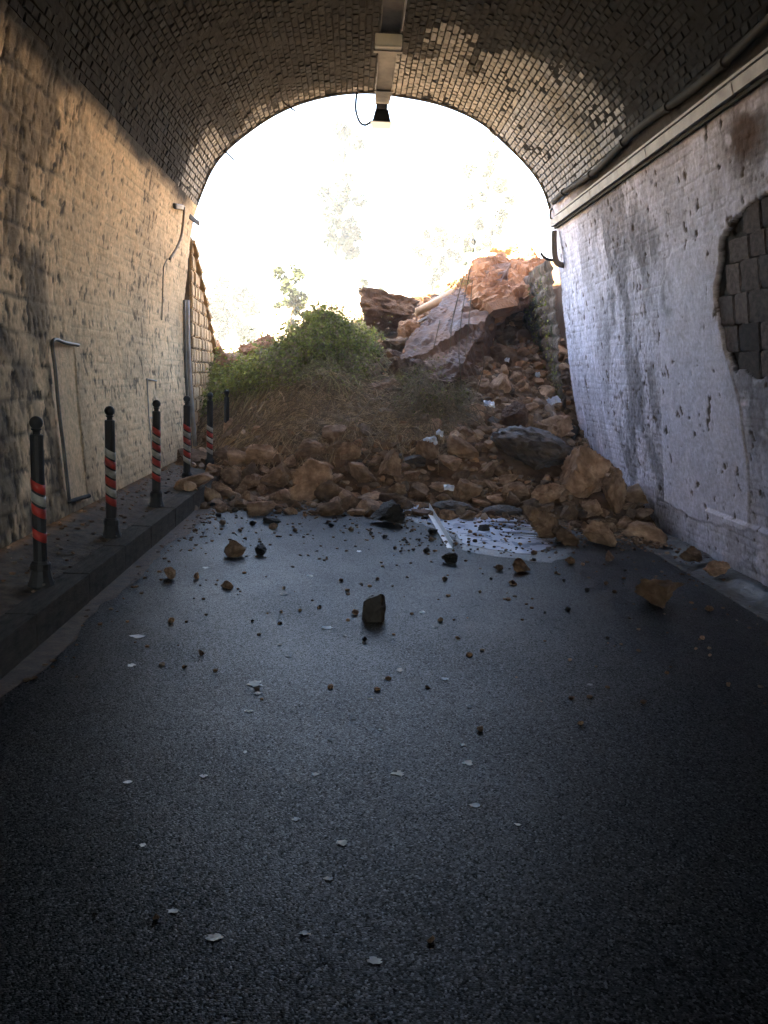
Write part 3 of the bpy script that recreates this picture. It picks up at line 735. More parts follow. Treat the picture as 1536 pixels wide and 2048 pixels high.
road_stone(1272, 1082, 18, 18, 'small pointed brown stone between the boulder trio and the right gutter', 'rock', seed=78)
road_stone(1302, 1045, 26, 32, 'upright orange brown stone leaning at the foot of the right wall', 'rock', seed=79)
road_stone(729, 1278, 12, 12, 'small dark red stone next to a white paint fleck mid road', 'rock_dark', seed=80)
road_stone(752, 1240, 8, 8, 'pebble', 'rock_dark', seed=81) if False else None
road_stone(342, 1241, 14, 12, 'small dark stone alone near the kerb halfway down the road', 'rock', seed=82)
road_stone(403, 1304, 13, 13, 'small brown stone left of the big white paint fleck', 'rock', seed=83)
road_stone(960, 1457, 14, 12, 'lone yellowish pebble on the dark near part of the road', 'rock', seed=84)
road_stone(1161, 1446, 14, 11, 'lone brown pebble on the dark near part of the road, right of the yellowish one', 'rock', seed=85)
road_stone(312, 1832, 18, 16, 'dark orange pebble close to the camera on the left', 'rock', seed=86)
road_stone(862, 1880, 20, 16, 'dark pebble closest to the camera near the middle', 'rock', seed=87)
pebbles = [(440,1000,10),(312,1000,10),(662,1050,11),(853,1100,14),(863,1078,12),(998,1135,16),(890,1157,12),(881,1239,12),(710,1224,14),(682,1160,9),(950,1082,10),
    (568,1175,7),(600,1220,7),(562,1223,7),(640,1212,6),(755,1157,8),(790,1095,8),(702,1058,12),(742,1066,8),(655,1045,7),(1136,1217,12),(1174,1179,10),(1068,1105,12),(1067,1119,9),
    (885,1073,8),(940,1063,10),(850,1035,12),(1112,1145,7),(1128,1160,8),(1212,1166,10),(1228,1183,9),(1288,1163,9),(1418,1217,16),(1215,1275,8),(1405,1275,10),(1418,1296,8),(1420,1310,8),
    (1333,1345,9),(1457,1368,12),(1392,1297,7),(912,1087,8),(980,1052,8),(1010,1078,6),(1040,1088,8),(610,1030,9),(590,1060,10),(690,1030,8),(505,1046,12),(470,1020,12),(437,1030,12),(480,1060,9),
    (770,1073,10),(960,1183,7),(982,1157,7),(1112,1105,8),(1165,1128,8),(1250,1140,6),(1090,1225,6),(505,1241,7),(190,1828,12),(300,950,16),(335,965,10),(445,1045,14),(425,1010,12)]
for (px, py, w_) in pebbles:
    ps = road_stone(px, py, w_ * 1.05, w_ * .85, 'small brown pebble scattered on the open road in front of the slide', random.choice(['rock', 'rock', 'rock_dark']), 'stone', 'pebble', seed=110 + (px % 7), group='pebbles scattered over the road', sub=3); PEB.append((ps, (px, py), 'rock', w_))

# big members of the slide
hero(1062, 902, 170, 96, 'broad boulder with flat wet blue grey top at the right of the slide', 'rock_slate', seed=201, rot=(.0, .22, .2), deep=.9, cuts=7)
hero(1172, 950, 120, 122, 'tallest tan boulder leaning towards the right wall at the foot of the slide', seed=202, rot=(0, -.15, .1))
hero(1230, 985, 56, 100, 'narrow dark boulder squeezed between the tallest tan boulder and the wall', seed=203)
hero(1085, 1048, 86, 78, 'rough brown boulder at the edge of the puddle, left one of the trio', seed=204)
hero(1130, 1072, 58, 44, 'small rounded boulder in the middle of the trio at the puddle edge', seed=205)
hero(1203, 1070, 78, 52, 'dark sloping boulder at the right of the trio at the puddle edge', seed=206, rot=(0, .35, 0))
hero(1185, 1018, 50, 44, 'brown boulder behind the trio, below the tallest tan boulder', seed=207)
hero(1030, 835, 58, 66, 'upright blocky brown rock standing on the right slope above the wet flat boulder', 'rock_wet', seed=208, cuts=6)
hero(778, 928, 52, 66, 'egg shaped tan rock at the centre of the foot of the slide', seed=209)
hero(622, 905, 66, 56, 'rounded tan rock above the kerb end, left middle of the slide foot', seed=210)
hero(525, 910, 78, 46, 'broad orange brown rock at the left end of the slide foot on the pavement edge', seed=211)
hero(552, 955, 70, 58, 'brown rock with a dark hollow on its right side, left foot of the slide', seed=212)
hero(626, 955, 84, 78, 'big dark brown knobbly boulder at the left front of the slide', seed=213)
hero(658, 985, 62, 52, 'squared brown rock in front of the big knobbly boulder', seed=214, cuts=7)
hero(440, 980, 50, 38, 'ochre rock lying against the end of the kerb', seed=215)
hero(500, 966, 44, 36, 'ochre rock beside the one against the kerb end', seed=216)
hero(375, 916, 84, 38, 'low reddish rock on the pavement behind the fourth bollard', 'rock', seed=217)
hero(455, 908, 54, 34, 'dark rock buried at the end of the pavement by the farthest bollard', seed=218)
hero(880, 974, 62, 22, 'long rectangular tan stone block lying flat at the centre foot of the slide', 'rock', seed=219, cuts=5, rot=(0, -.08, 0))
hero(934, 985, 62, 58, 'dark brown boulder right of the flat rectangular block', seed=220)
hero(1030, 985, 66, 46, 'greyish brown angular rock in front of the wet flat boulder', seed=221, cuts=7)
hero(1096, 990, 70, 52, 'pale brown faceted rock left of the tallest tan boulder', seed=222, cuts=8)
hero(790, 985, 50, 44, 'square brown rock just behind the large dark rounded stone', seed=223)
hero(1004, 1022, 86, 26, 'flat dark wet slab lying at the back edge of the puddle', 'rock_slate', seed=224, cuts=6)
hero(905, 1015, 86, 28, 'long flat dark slab behind the white metal strip', 'rock_slate', seed=225, cuts=6)
hero(855, 905, 50, 50, 'brown rock below the dark hanging bush at the centre of the slide', seed=226)
hero(700, 905, 50, 44, 'brown rock between the rounded tan rock and the egg shaped rock', seed=227)
hero(776, 622, 124, 84, 'large brown boulder on the crest to the right of the ivy mound', 'rock', Y=15.6, seed=228, cuts=11, deep=.9)
hero(820, 660, 52, 42, 'angular orange rock just below the right side of the crest boulder', 'rock', seed=229)
hero(790, 690, 50, 32, 'flat orange rock under the crest boulder', 'rock', seed=230)
hero(795, 735, 44, 40, 'brown rock at the lower left tip of the tilted slab', 'rock', seed=231)
hero(760, 780, 48, 32, 'brown rock with pale facet above the dry grass mat', 'rock', seed=232)
hero(905, 580, 56, 50, 'sunlit orange rock on the skyline left of the big outcrop', 'rock_orange', Y=17.6, seed=233)
hero(1000, 712, 66, 44, 'pale rounded rock in the hollow under the overhang', 'rock', seed=234)
hero(1010, 672, 60, 40, 'orange brown rock at the mouth of the dark hollow', 'rock', seed=235)
hero(1115, 860, 66, 60, 'dark brown boulder against the wall behind the wet flat boulder', seed=236)
hero(1148, 866, 22, 40, 'small dark upright rock touching the wall edge above the tallest boulder', 'rock_dark', seed=237)
hero(500, 697, 50, 30, 'pale pink rock on the left skyline beside the ivy mound', 'rock_orange', Y=16.4, seed=238)
hero(530, 685, 44, 34, 'pink rock on the left skyline touching the ivy', 'rock_orange', Y=16.6, seed=239)
hero(455, 720, 50, 30, 'orange rock on the left skyline near the ashlar wall', 'rock_orange', Y=16.0, seed=240)
hero(432, 700, 40, 40, 'shaded rock wedged against the end of the ashlar wall', 'rock', Y=16.9, seed=241)

# the tilted slab and the outcrop it belongs to, built as solid hulls in the world
def hull_rock(name, corners, seed, kind, label, amp=.06, strat=0.0, lvl=5, sdir=(0, 0, 1), cat='rock slab', blocky=1.0):
    bm = bmesh.new(); [bm.verts.new(c) for c in corners]
    r = bmesh.ops.convex_hull(bm, input=bm.verts[:]); bmesh.ops.triangulate(bm, faces=bm.faces[:])
    fine_ = .055 if amp > .02 else .02
    for _ in range(lvl):
        lens = [e.calc_length() for e in bm.edges]; t = np.percentile(lens, 60)
        es = [e for e in bm.edges if e.calc_length() > max(fine_, t * .7)]
        if not es or len(bm.verts) > 26000: break
        bmesh.ops.subdivide_edges(bm, edges=es, cuts=1); bmesh.ops.triangulate(bm, faces=bm.faces[:])
    bm.normal_update()
    V = np.array([v.co[:] for v in bm.verts]); N = np.array([v.normal[:] for v in bm.verts])
    cen = V.mean(0)
    a = fbm(V * 1.6 + seed, seed, 5, .55) - .5; rr = np.random.default_rng(seed)
    W = V + .12 * (np.stack([fbm(V * 3 + 9 * i, seed + i, 3) for i in range(3)], 1) - .5)
    for nc, am in ((26, amp * 1.1), (110, amp * .5)):                 # fracture blocks: each cell its own step and tilt
        sd = V[rr.integers(0, len(V), nc)]; D = ((W[:, None, :] - sd[None]) ** 2).sum(2); ix = D.argmin(1)
        of = rr.uniform(-1, 1, nc)[ix] * am * .45 * blocky
        V = V + N * of[:, None] if blocky else V
    q = V @ np.array(sdir) * 9 + 1.5 * fbm(V * 1.1, seed + 3, 3); st = np.abs((q % 1) - .5) * 2
    V = V + N * (amp * 1.6 * a + strat * (st - .5) + .02 * (fbm(V * 11, seed + 5, 3) - .5))[:, None]
    F = [[v.index for v in f.verts] for f in bm.faces]; bm.free()
    o = obj(name, mesh_np(name, V - cen, F, M[kind])); o.location = cen; tag(o, label, cat); return o
c = [at(800, 748, 13.5), at(905, 765, 12.9), at(1020, 526, 16.4), at(975, 524, 17.0), at(968, 650, 14.1), at(815, 690, 14.4), at(890, 600, 15.8)]
low = [p + np.array([.25, .75, -.55]) for p in c]
hull_rock('rock_slab', c + low, 3, 'rock_wet', 'long tilted rock slab with bluish wet sheen sloping down across the middle of the slide', amp=.085, strat=.03, sdir=(.75, .1, .65), blocky=2.6)
c = [at(930, 650, 15.4), at(925, 575, 16.2), at(980, 515, 17.0), at(1060, 500, 17.4), at(1092, 540, 16.6), at(1085, 600, 15.6), at(1045, 606, 15.0), at(985, 618, 14.6), at(960, 600, 14.9)]
low = [p + np.array([.0, 1.6, .25]) for p in c]
hull_rock('rock_outcrop', c + low, 5, 'rock_orange', 'big orange rock outcrop crowning the slide with a dark hollow under it', amp=.20, strat=.10, sdir=(-.3, .2, .9), cat='rock outcrop')
hero(1010, 508, 60, 40, 'pale sunlit rock on top of the big outcrop', 'rock_orange', Y=18.0, seed=250)
hero(1050, 512, 56, 36, 'sunlit orange rock at the top right of the big outcrop', 'rock_orange', Y=17.9, seed=251)
hero(975, 522, 36, 28, 'small sunlit rock at the top left of the big outcrop', 'rock_orange', Y=17.9, seed=252)
hero(1076, 545, 50, 60, 'orange rock wedged between the outcrop and the right retaining wall', 'rock_orange', Y=16.9, seed=253)

c0 = gnd(748, 1242); k = c0[1] / FPX
hull_rock('stone', [c0 + k * np.array(t) for t in [(-23, 4, -1), (22, 2, -1), (-12, -10, -2), (14, -9, -2), (-23, 10, 38), (-10, 22, 46), (13, 6, 57), (20, 14, 52), (25, 14, 24), (24, 22, 0), (-18, 26, 0), (-24, 2, 20)]],
          58, 'rock_dark', 'black pointed stone standing alone in the middle of the road', amp=.006, strat=.0, lvl=5, cat='stone', blocky=1)
# scattered rubble
zones = [('toe', 'brown angular stone among the loose rubble at the foot of the slide', 'rubble stones at the foot of the slide'),
         ('right', 'small grey brown stone in the chute of rubble beside the right wall', 'rubble stones in the right hand chute'),
         ('top', 'reddish stone among the rubble high up on the slide', 'rubble stones high on the slide')]
cand = []
grid = {}
def clash(x, y, r, f=.75):
    for (a, b, q) in used:
        if (x - a) ** 2 + (y - b) ** 2 < (.8 * q + .4 * r) ** 2: return True
    i, j = int(x / .4), int(y / .4)
    for di in (-1, 0, 1):
        for dj in (-1, 0, 1):
            for (a, b, q) in grid.get((i + di, j + dj), []):
                if (x - a) ** 2 + (y - b) ** 2 < (f * (q + r)) ** 2: return True
    return False
def veg_cover(x, y):
    p = projpx((x, y, Hq(x, y))); u, v = p
    return (395 < u < 745 and v < 865 and v > 640) or (790 < u < 925 and 745 < v < 850)
def try_rocks(n, r0, r1, f):
    k = 0
    for _ in range(n):
        x = random.uniform(-2.5, 3.9); y = random.uniform(9.5, 18.5)
        if x < -1.9 and y < 11.9: continue
        z = Hq(x, y); toe = z - float(gz(x))
        if toe < .02 and random.random() > .35 * math.exp(-(10.6 - y)): continue
        if abs(x - .6) > 3.25 + (y > 13.4) * .3 and y > 11: continue
        if veg_cover(x, y): continue
        r = (r0 + (r1 - r0) * random.random() ** 2.2) * .92
        if y > 13: r *= .9
        if x > 2.0 and y > 11.5: r *= .85
        if clash(x, y, r, f): continue
        if f > .2: grid.setdefault((int(x / .4), int(y / .4)), []).append((x, y, r))
        cand.append((r / y, x, y, z, r))
try_rocks(5000, .10, .26, .70); try_rocks(9000, .055, .11, .66); try_rocks(6500, .02, .05, .15)
cand.sort(reverse=True); RUB = []
print('rubble', len(cand))
rub = Acc()
lowpoly = [rock_vf(400 + i, 2, 9, .08) for i in range(10)]; tinypoly = [rock_vf(430 + i, 1, 5, .05) for i in range(6)]
tones = 1.2 * np.array([[.30, .18, .105], [.24, .14, .08], [.36, .24, .155], [.17, .11, .07], [.30, .22, .165], [.36, .20, .11]])
for k, (q, x, y, z, r) in enumerate(cand):
    sx, sy, sz = r * random.uniform(.85, 1.3), r * random.uniform(.8, 1.2), r * random.choice([random.uniform(.35, .6), random.uniform(.6, 1.0)])
    zz = z + sz * random.uniform(.15, .6)
    if k < 225:
        zn = zones[0] if z < 1.0 and not (x > 1.9 and y > 11.5) else (zones[1] if x > 1.2 else zones[2])
        kd = 'rock' if z < 2.6 else 'rock_orange'
        if random.random() < .10: kd = 'rock_slate' if .25 < z < 1 else 'rock_wet'
        o = bpy.data.objects.new('rubble_stone', rock_mesh(kd, 300 + random.randrange(9), 4, 10, .09)); COL.objects.link(o)
        o.location = (x, y, zz); o.scale = (sx, sy, sz); o.rotation_euler = euler(.6)
        tag(o, zn[1], 'stone', zn[2]); RUB.append((o, projpx((x, y, zz)), kd, q))
    else:
        V, F = random.choice(lowpoly if r > .045 else tinypoly)
        R = np.array(euler(.8).to_matrix()); t = tones[random.randrange(6)] * random.uniform(.5, 1.15)
        rub.add((V * [sx, sy, sz]) @ R.T + [x, y, zz], F, t)
for _ in range(1500):
    x = random.uniform(-1.75, 3.8); yt = float(np.interp(x, [-1.8, -1.1, 0, .8, 1.6, 2.4, 3.8], [10.9, 10.7, 10.6, 10.5, 10.2, 9.7, 9.8])); y = yt - abs(random.gauss(0, .45)) + .15
    V, F = random.choice(tinypoly); r = random.uniform(.010, .038) * (1 - .25 * (yt - y)); t = tones[random.randrange(6)] * random.uniform(.5, 1.1)
    rub.add(V * [r, r, r * .7] + [x, y, float(gz(x)) + r * .4], F, t)
tag(rub.build('loose_rubble', M['rubble']), 'loose earth and small broken stones filling the slide between the larger rocks', 'rubble', kind='stuff')
# dark crumbs and grit spread over the wet road
gr = Acc()
for _ in range(1500):
    y = 10.6 - abs(random.gauss(0, 1.5)) if random.random() < .8 else random.uniform(4, 10); x = random.uniform(-1.75, 3.3)
    if random.random() < .3: x = random.choice([random.gauss(3.3, .25), random.gauss(-1.6, .1)])
    if x < -1.76 or x > 3.8 or y > 10.9: continue
    V, F = random.choice(tinypoly); r = random.uniform(.006, .02)
    gr.add(V * [r, r, r * .6] + [x, y, float(gz(x)) + r * .3], F, tones[random.randrange(6)] * random.uniform(.3, .8))
for _ in range(330):
    p_ = gnd(random.uniform(800, 1230), random.uniform(1005, 1108)); V, F = random.choice(tinypoly); r = random.uniform(.005, .02)
    gr.add(V * [r, r, r * .7] + [p_[0], p_[1], p_[2] + .008 + r * .4], F, tones[random.randrange(6)] * random.uniform(.2, .5))
for _ in range(260):
    y = random.uniform(5, 12.5); x = random.gauss(-2.35, .2); V, F = random.choice(tinypoly); r = random.uniform(.006, .022)
    if not -2.6 < x < -1.95: continue
    gr.add(V * [r, r, r * .6] + [x, y, float(sw_z(np.array([x]), np.array([y]))[0]) + r * .4], F, tones[random.randrange(6)] * random.uniform(.3, .8))
tag(gr.build('grit', M['rubble']), 'dark crumbs of soil and grit strewn over the wet road', 'grit', kind='stuff')

# ------------------------------------------------------------------ vegetation on the slide
def leaves(acc, C, Nn, size, cols, r, droop=.5):
    n = len(C)
    if not n: return
    C = np.asarray(C, float); nn = np.asarray(Nn, float) + r.normal(size=(n, 3)) * .55; nn /= np.linalg.norm(nn, axis=1)[:, None]
    a = np.cross(nn, r.normal(size=(n, 3))); a /= np.linalg.norm(a, axis=1)[:, None] + 1e-9; b = np.cross(nn, a)
    s = (size * r.uniform(.55, 1.3, n))[:, None]; w_ = s * .42
    V = np.stack([C, C + a * s * .45 + b * w_ - nn * s * .12, C + a * s, C + a * s * .45 - b * w_ - nn * s * .12], 1).reshape(-1, 3)
    F = [(4 * i, 4 * i + 1, 4 * i + 2) for i in range(n)] + [(4 * i, 4 * i + 2, 4 * i + 3) for i in range(n)]
    acc.add(V, F, np.repeat(np.asarray(cols, float), 4, axis=0))
def slope_n(x, y):
    e = .06; return _n(np.array([-(Hq(x + e, y) - Hq(x - e, y)) / (2 * e), -(Hq(x, y + e) - Hq(x, y - e)) / (2 * e), 1]))
def green(r, dry=.0):
    if r.random() < dry: return np.array([.26, .19, .095]) * r.uniform(.6, 1.2)
    k = r.random(); return (np.array([.13, .135, .024]) * (1 - k) + np.array([.34, .33, .07]) * k) * r.uniform(.7, 1.2)
ivy = tag(empty('ivy', tuple(at(640, 700, 14.2))), 'green ivy and creeper covering the rounded mound left of the crest boulder', 'ivy')
def child_at(o, parent): o.parent = parent; o.matrix_parent_inverse = Matrix.Translation(-Vector(parent.location)); return o
r = np.random.default_rng(3)
def fill_leaves(poly_px, n, size, dry, depthoff=.16, clump=1.6, seedn=800, lift=0.0):
    C = []; N_ = []; cc = []; px0 = np.array(poly_px, float); lo, hi = px0.min(0), px0.max(0); tries = 0
    while len(C) < n and tries < n * 6:
        tries += 1
        u, v = r.uniform(lo[0], hi[0]), r.uniform(lo[1], hi[1])
        if not inpoly1(u, v, poly_px): continue
        d_ = _cache(u, v)
        if d_ is None: continue
        g = fbm1(d_[0] * 3.2, d_[1] * 3.2, d_[2] * 3.2, seedn, 3)
        if g < .40 and r.random() < .75: continue
        nn = slope_n(d_[0], d_[1]); h = abs(r.normal()) * depthoff * (.4 + 1.3 * g) + lift
        C.append(d_ + nn * h + r.normal(size=3) * .03); N_.append(nn); cc.append(green(r, dry if not callable(dry) else dry(u, v)) * (.75 + .6 * g))
    return C, N_, cc
_cc = {}
def _cache(u, v):
    k = (int(u / 5), int(v / 5))
    if k not in _cc: _cc[k] = onpile(k[0] * 5 + 2.5, k[1] * 5 + 2.5)
    p = _cc[k]
    q = np.array([p[0] + r.uniform(-.04, .04), p[1] + r.uniform(-.06, .06), 0]); q[2] = Hq(q[0], q[1])
    return q if p[1] < 17.9 else None
mound_px = [(500, 735), (540, 700), (575, 665), (620, 615), (650, 605), (700, 618), (735, 660), (752, 720), (740, 765), (700, 780), (640, 775), (560, 790), (470, 800), (440, 780)]
acc = Acc(); C, N_, cc = fill_leaves(mound_px, 13000, .055, lambda u, v: .15 + .55 * float(sstep(690, 780, v)) * float(sstep(520, 600, u)))
leaves(acc, C, N_, .055, cc, r); child_at(acc.build('foliage', M['leaf']), ivy)
bush2 = tag(empty('creeper', tuple(at(470, 760, 14.0))), 'bright green low creeper between the ashlar wall and the ivy mound', 'creeper')
acc = Acc(); C, N_, cc = fill_leaves([(400, 800), (410, 765), (425, 735), (470, 722), (520, 735), (540, 760), (480, 790), (440, 820), (398, 850)], 3600, .06, .12, seedn=820)
leaves(acc, C, N_, .06, cc, r); child_at(acc.build('foliage', M['leaf']), bush2)
def strands(acc, poly_px, n, L0, L1, rad, colf, lift=.03, seg=6, wob=.5, up=0.0, downhill=.6):
    px0 = np.array(poly_px, float); lo, hi = px0.min(0), px0.max(0); k = 0; tr = 0
    while k < n and tr < n * 6:
        tr += 1; u, v = r.uniform(lo[0], hi[0]), r.uniform(lo[1], hi[1])
        if not inpoly1(u, v, poly_px): continue
        q = _cache(u, v)
        if q is None: continue
        L_ = r.uniform(L0, L1); a = r.uniform(0, 6.28); d = np.array([math.cos(a), math.sin(a) * .8 - downhill])
        d /= np.linalg.norm(d) + 1e-9; h = lift * r.uniform(.2, 2.5); P = []
        x, y = q[0], q[1]; ph = r.uniform(0, 6.28)
        for i in range(seg):
            t = i / (seg - 1); P.append((x, y, Hq(x, y) + h * (1 - (2 * t - 1) ** 2) + .01 + up * t + .02 * r.normal()))
            aa = r.normal() * wob; d = np.array([d[0] * math.cos(aa) - d[1] * math.sin(aa), d[0] * math.sin(aa) + d[1] * math.cos(aa)])
            x += d[0] * L_ / seg; y += d[1] * L_ / seg
        acc.tube(P, rad * r.uniform(.6, 1.4), 3, colf(r), cap=False); k += 1
dryc = lambda r: (np.array([.38, .26, .14]) if r.random() < .6 else np.array([.18, .12, .065])) * r.uniform(.6, 1.45)
mat_px = [(395, 870), (400, 810), (470, 790), (560, 775), (640, 745), (745, 765), (800, 815), (900, 850), (880, 875), (740, 870), (600, 880), (500, 885), (430, 900)]
dry = tag(empty('dry_vines', tuple(at(600, 830, 12.6))), 'mat of dry brown vine stems and grass spread below the ivy mound', 'dry vines')
acc = Acc(); strands(acc, mat_px, 5200, .3, 1.0, .0042, dryc, lift=.06, wob=.38)
strands(acc, mound_px, 2200, .2, .8, .004, lambda r: dryc(r) * np.array([.9, 1.15, .9]), lift=.09, wob=.4)
child_at(acc.build('stems', M['twig']), dry)
acc = Acc(); C, N_, cc = fill_leaves(mat_px, 5200, .035, .93, depthoff=.05, seedn=840)
leaves(acc, C, N_, .035, cc, r); child_at(acc.build('dead_leaves', M['leaf']), dry)
# dark bush at the centre right with trailing vines
bp = [(800, 800), (815, 765), (850, 742), (890, 738), (920, 770), (935, 815), (925, 850), (880, 860), (830, 850), (790, 830)]
bush = tag(empty('bush', tuple(at(865, 800, 12.4))), 'dark tangled olive bush at the centre of the slide under the tilted slab', 'bush')
acc = Acc(); strands(acc, bp, 1500, .25, .7, .004, lambda r: np.array([.12, .10, .05]) * np.array([1.5, 1.25, 1.3]) * r.uniform(.5, 1.6), lift=.09, wob=.5); child_at(acc.build('stems', M['twig']), bush)
acc = Acc(); C, N_, cc = fill_leaves(bp, 3200, .034, .5, depthoff=.11, seedn=860)
leaves(acc, C, N_, .034, [c_ * .7 for c_ in cc], r); child_at(acc.build('foliage', M['leaf']), bush)
tuft_specs = [((765, 665), 26, 'small dark green tuft hanging below the crest boulder'), ((930, 570), 20, 'thin green sprig growing on the top edge of the tilted slab'),
              ((800, 760), 16, 'small grass tuft beside the dark bush')]
for (c_, rad_, lb) in tuft_specs:
    o_ = onpile(*c_) if c_[1] > 600 else at(c_[0], c_[1], 16.2)
    e = tag(empty('grass_tuft', tuple(o_)), lb, 'plant'); a1 = Acc(); k = o_[1] / FPX
    for _ in range(220 if rad_ > 20 else 120):
        b0 = o_ + r.normal(size=3) * rad_ * k * .35 + [0, -.05, .02]; dn = r.normal(size=3) * .6 + [0, -.4, .3]; L_ = rad_ * k * r.uniform(.4, 1.1)
        P = [b0 + dn * L_ * t + np.array([0, 0, -.9 * L_ * t * t]) for t in (0, .33, .66, 1)]
        a1.tube(P, [.005, .004, .003, .001], 3, green(r, .2), cap=False)
    child_at(a1.build('blades', M['twig']), e)
vines = tag(empty('hanging_vines', tuple(at(925, 600, 13.6))), 'thin vines and wires dangling in front of the tilted slab', 'vines')
for (pp, Yv) in [([(952, 470), (940, 540), (925, 620), (918, 700), (922, 780), (910, 865)], 12.6), ([(934, 520), (915, 600), (895, 680), (878, 745)], 14.0), ([(925, 560), (905, 640), (900, 700), (890, 760)], 13.6),
        ([(945, 560), (938, 640), (930, 720), (925, 760)], 13.4), ([(962, 690), (968, 730), (952, 790), (935, 830)], 13.0), ([(1062, 540), (1060, 590), (1062, 610)], 14.6), ([(880, 640), (866, 700), (850, 745)], 13.8)]:
    P = catmull(np.array([at(a, b, Yv + .1 * i) for i, (a, b) in enumerate(pp)]), 5); a1 = Acc(); a1.tube(P, .0065, 4, np.array([.12, .095, .06])); child_at(a1.build('vine', M['twig']), vines)
# loose twigs
tw = [([(870, 740), (880, 775), (866, 800)], 'x')]
for (pp, lb) in [([(545, 912), (560, 920), (572, 935)], 'pale curved twig lying on the brown rock at the left foot of the slide'),
                 ([(700, 850), (725, 820), (742, 800)], 'pale bare twig sticking up from the dry vine mat, left one'), ([(735, 860), (750, 835), (757, 812)], 'pale bare twig sticking up from the dry vine mat, right one'),
                 ([(960, 716), (970, 735), (968, 752)], 'reddish bent twig under the lower end of the slab')]:
    Yt = onpile(*pp[0])[1] - .08; P = catmull(np.array([at(a, b, Yt - .02 * i) for i, (a, b) in enumerate(pp)]), 4)
    a1 = Acc(); a1.tube(P, .009, 5, np.array([.34, .26, .17])); o = a1.build('twig', M['twig']); tag(o, lb, 'twig')
P = [onpile(u, v) + np.array([0, -.03, .02]) for u, v in [(640, 872), (700, 862), (760, 850), (815, 842), (880, 850)]]
a1 = Acc(); a1.tube(catmull(np.array(P), 5), .06, 10); tag(a1.build('log', M['bark']), 'dark half buried log lying across the slide below the dry vines', 'log')
a1 = Acc(); a1.tube([at(832, 625, 15.9), at(868, 607, 16.1), at(907, 585, 16.3)], [.075, .08, .085], 10); tag(a1.build('timber_pole', M['wood'], smooth=True), 'pale timber pole jutting from the crest right of the crest boulder', 'pole')
for pp, lb in (([(835, 646), (870, 628), (905, 606)], 'upper thin grey plank below the pale timber pole'), ([(838, 654), (872, 640), (900, 622)], 'lower thin grey plank below the pale timber pole')):
    a1 = Acc(); p0, p1 = at(*pp[0], 15.3), at(*pp[2], 15.7); d = p1 - p0; L_ = np.linalg.norm(d); e1 = d / L_; e2 = _n(np.cross(e1, [0, 0, 1])); e3 = np.cross(e2, e1)
    a1.box((p0 + p1) / 2, (L_, .14, .03), np.stack([e1, e2, e3], 1)); tag(a1.build('plank', M['bark']), lb, 'plank')

# litter and the metal strip
def scrap(px, py, w_, h_, label, cat, m='plastic'):
    w_ *= .8; h_ *= .7
    p = onpile(px, py + h_ * .3); k = p[1] / FPX; n = 7; V = []; 
    for i in range(n):
        for j in range(n):
            V.append(((i / (n - 1) - .5) * w_ * k, (j / (n - 1) - .5) * w_ * k * .8, h_ * k * (.2 + .9 * random.random()) * (1 if 0 < i < n - 1 and 0 < j < n - 1 else .4)))
    F = [(i * n + j, (i + 1) * n + j, (i + 1) * n + j + 1, i * n + j + 1) for i in range(n - 1) for j in range(n - 1)]
    V = np.array(V); V = V + np.array([random.uniform(-.3, .3) for _ in range(V.size)]).reshape(V.shape) * w_ * k / n
    V2 = V - [0, 0, .004]; nn = len(V)
    F = F + [tuple(i + nn for i in f[::-1]) for f in F]
    o = obj('litter', mesh_np('litter', np.vstack([V, V2]), F, M[m])); o.location = p + np.array([0, -.12, .10]); o.rotation_euler = (.6, random.uniform(-.4, .4), 0); tag(o, label, cat)
scrap(858, 894, 34, 18, 'crumpled pale blue plastic bag lying on the rubble at the centre of the slide', 'bag')
scrap(876, 879, 18, 16, 'pink white scrap of plastic touching the pale blue bag', 'litter')
scrap(1104, 812, 30, 20, 'crumpled white sheet scrap on the rubble close to the right wall', 'litter')
scrap(975, 820, 28, 10, 'flat pale scrap on the rubble above the wet flat boulder', 'litter')
scrap(895, 987, 26, 8, 'small blue white scrap beside the rectangular stone block', 'litter')
scrap(1010, 732, 12, 10, 'tiny pale scrap in the rubble chute below the hollow', 'litter')
scrap(1073, 762, 12, 14, 'small white scrap high in the rubble chute by the wall', 'litter')
p0 = gnd(858, 1026); p1 = gnd(905, 1097); p0[2] += .05; d = p1 - p0; L_ = np.linalg.norm(d); e1 = d / L_; e2 = _n(np.cross([0, 0, 1], e1)); e3 = np.cross(e1, e2)
strip = tag(empty('metal_strip', tuple((p0 + p1) / 2)), 'long white L-shaped metal strip lying at an angle at the edge of the puddle', 'metal strip')
R_ = np.stack([e1, e2, e3], 1)
a1 = Acc(); a1.box((p0 + p1) / 2 + e3 * .035, (L_, .004, .07), R_); child_at(a1.build('web', M['alu']), strip)
a1 = Acc(); a1.box((p0 + p1) / 2 - e2 * .028 + e3 * .003, (L_ * 1.0, .05, .004), R_); child_at(a1.build('flange', M['alu']), strip)

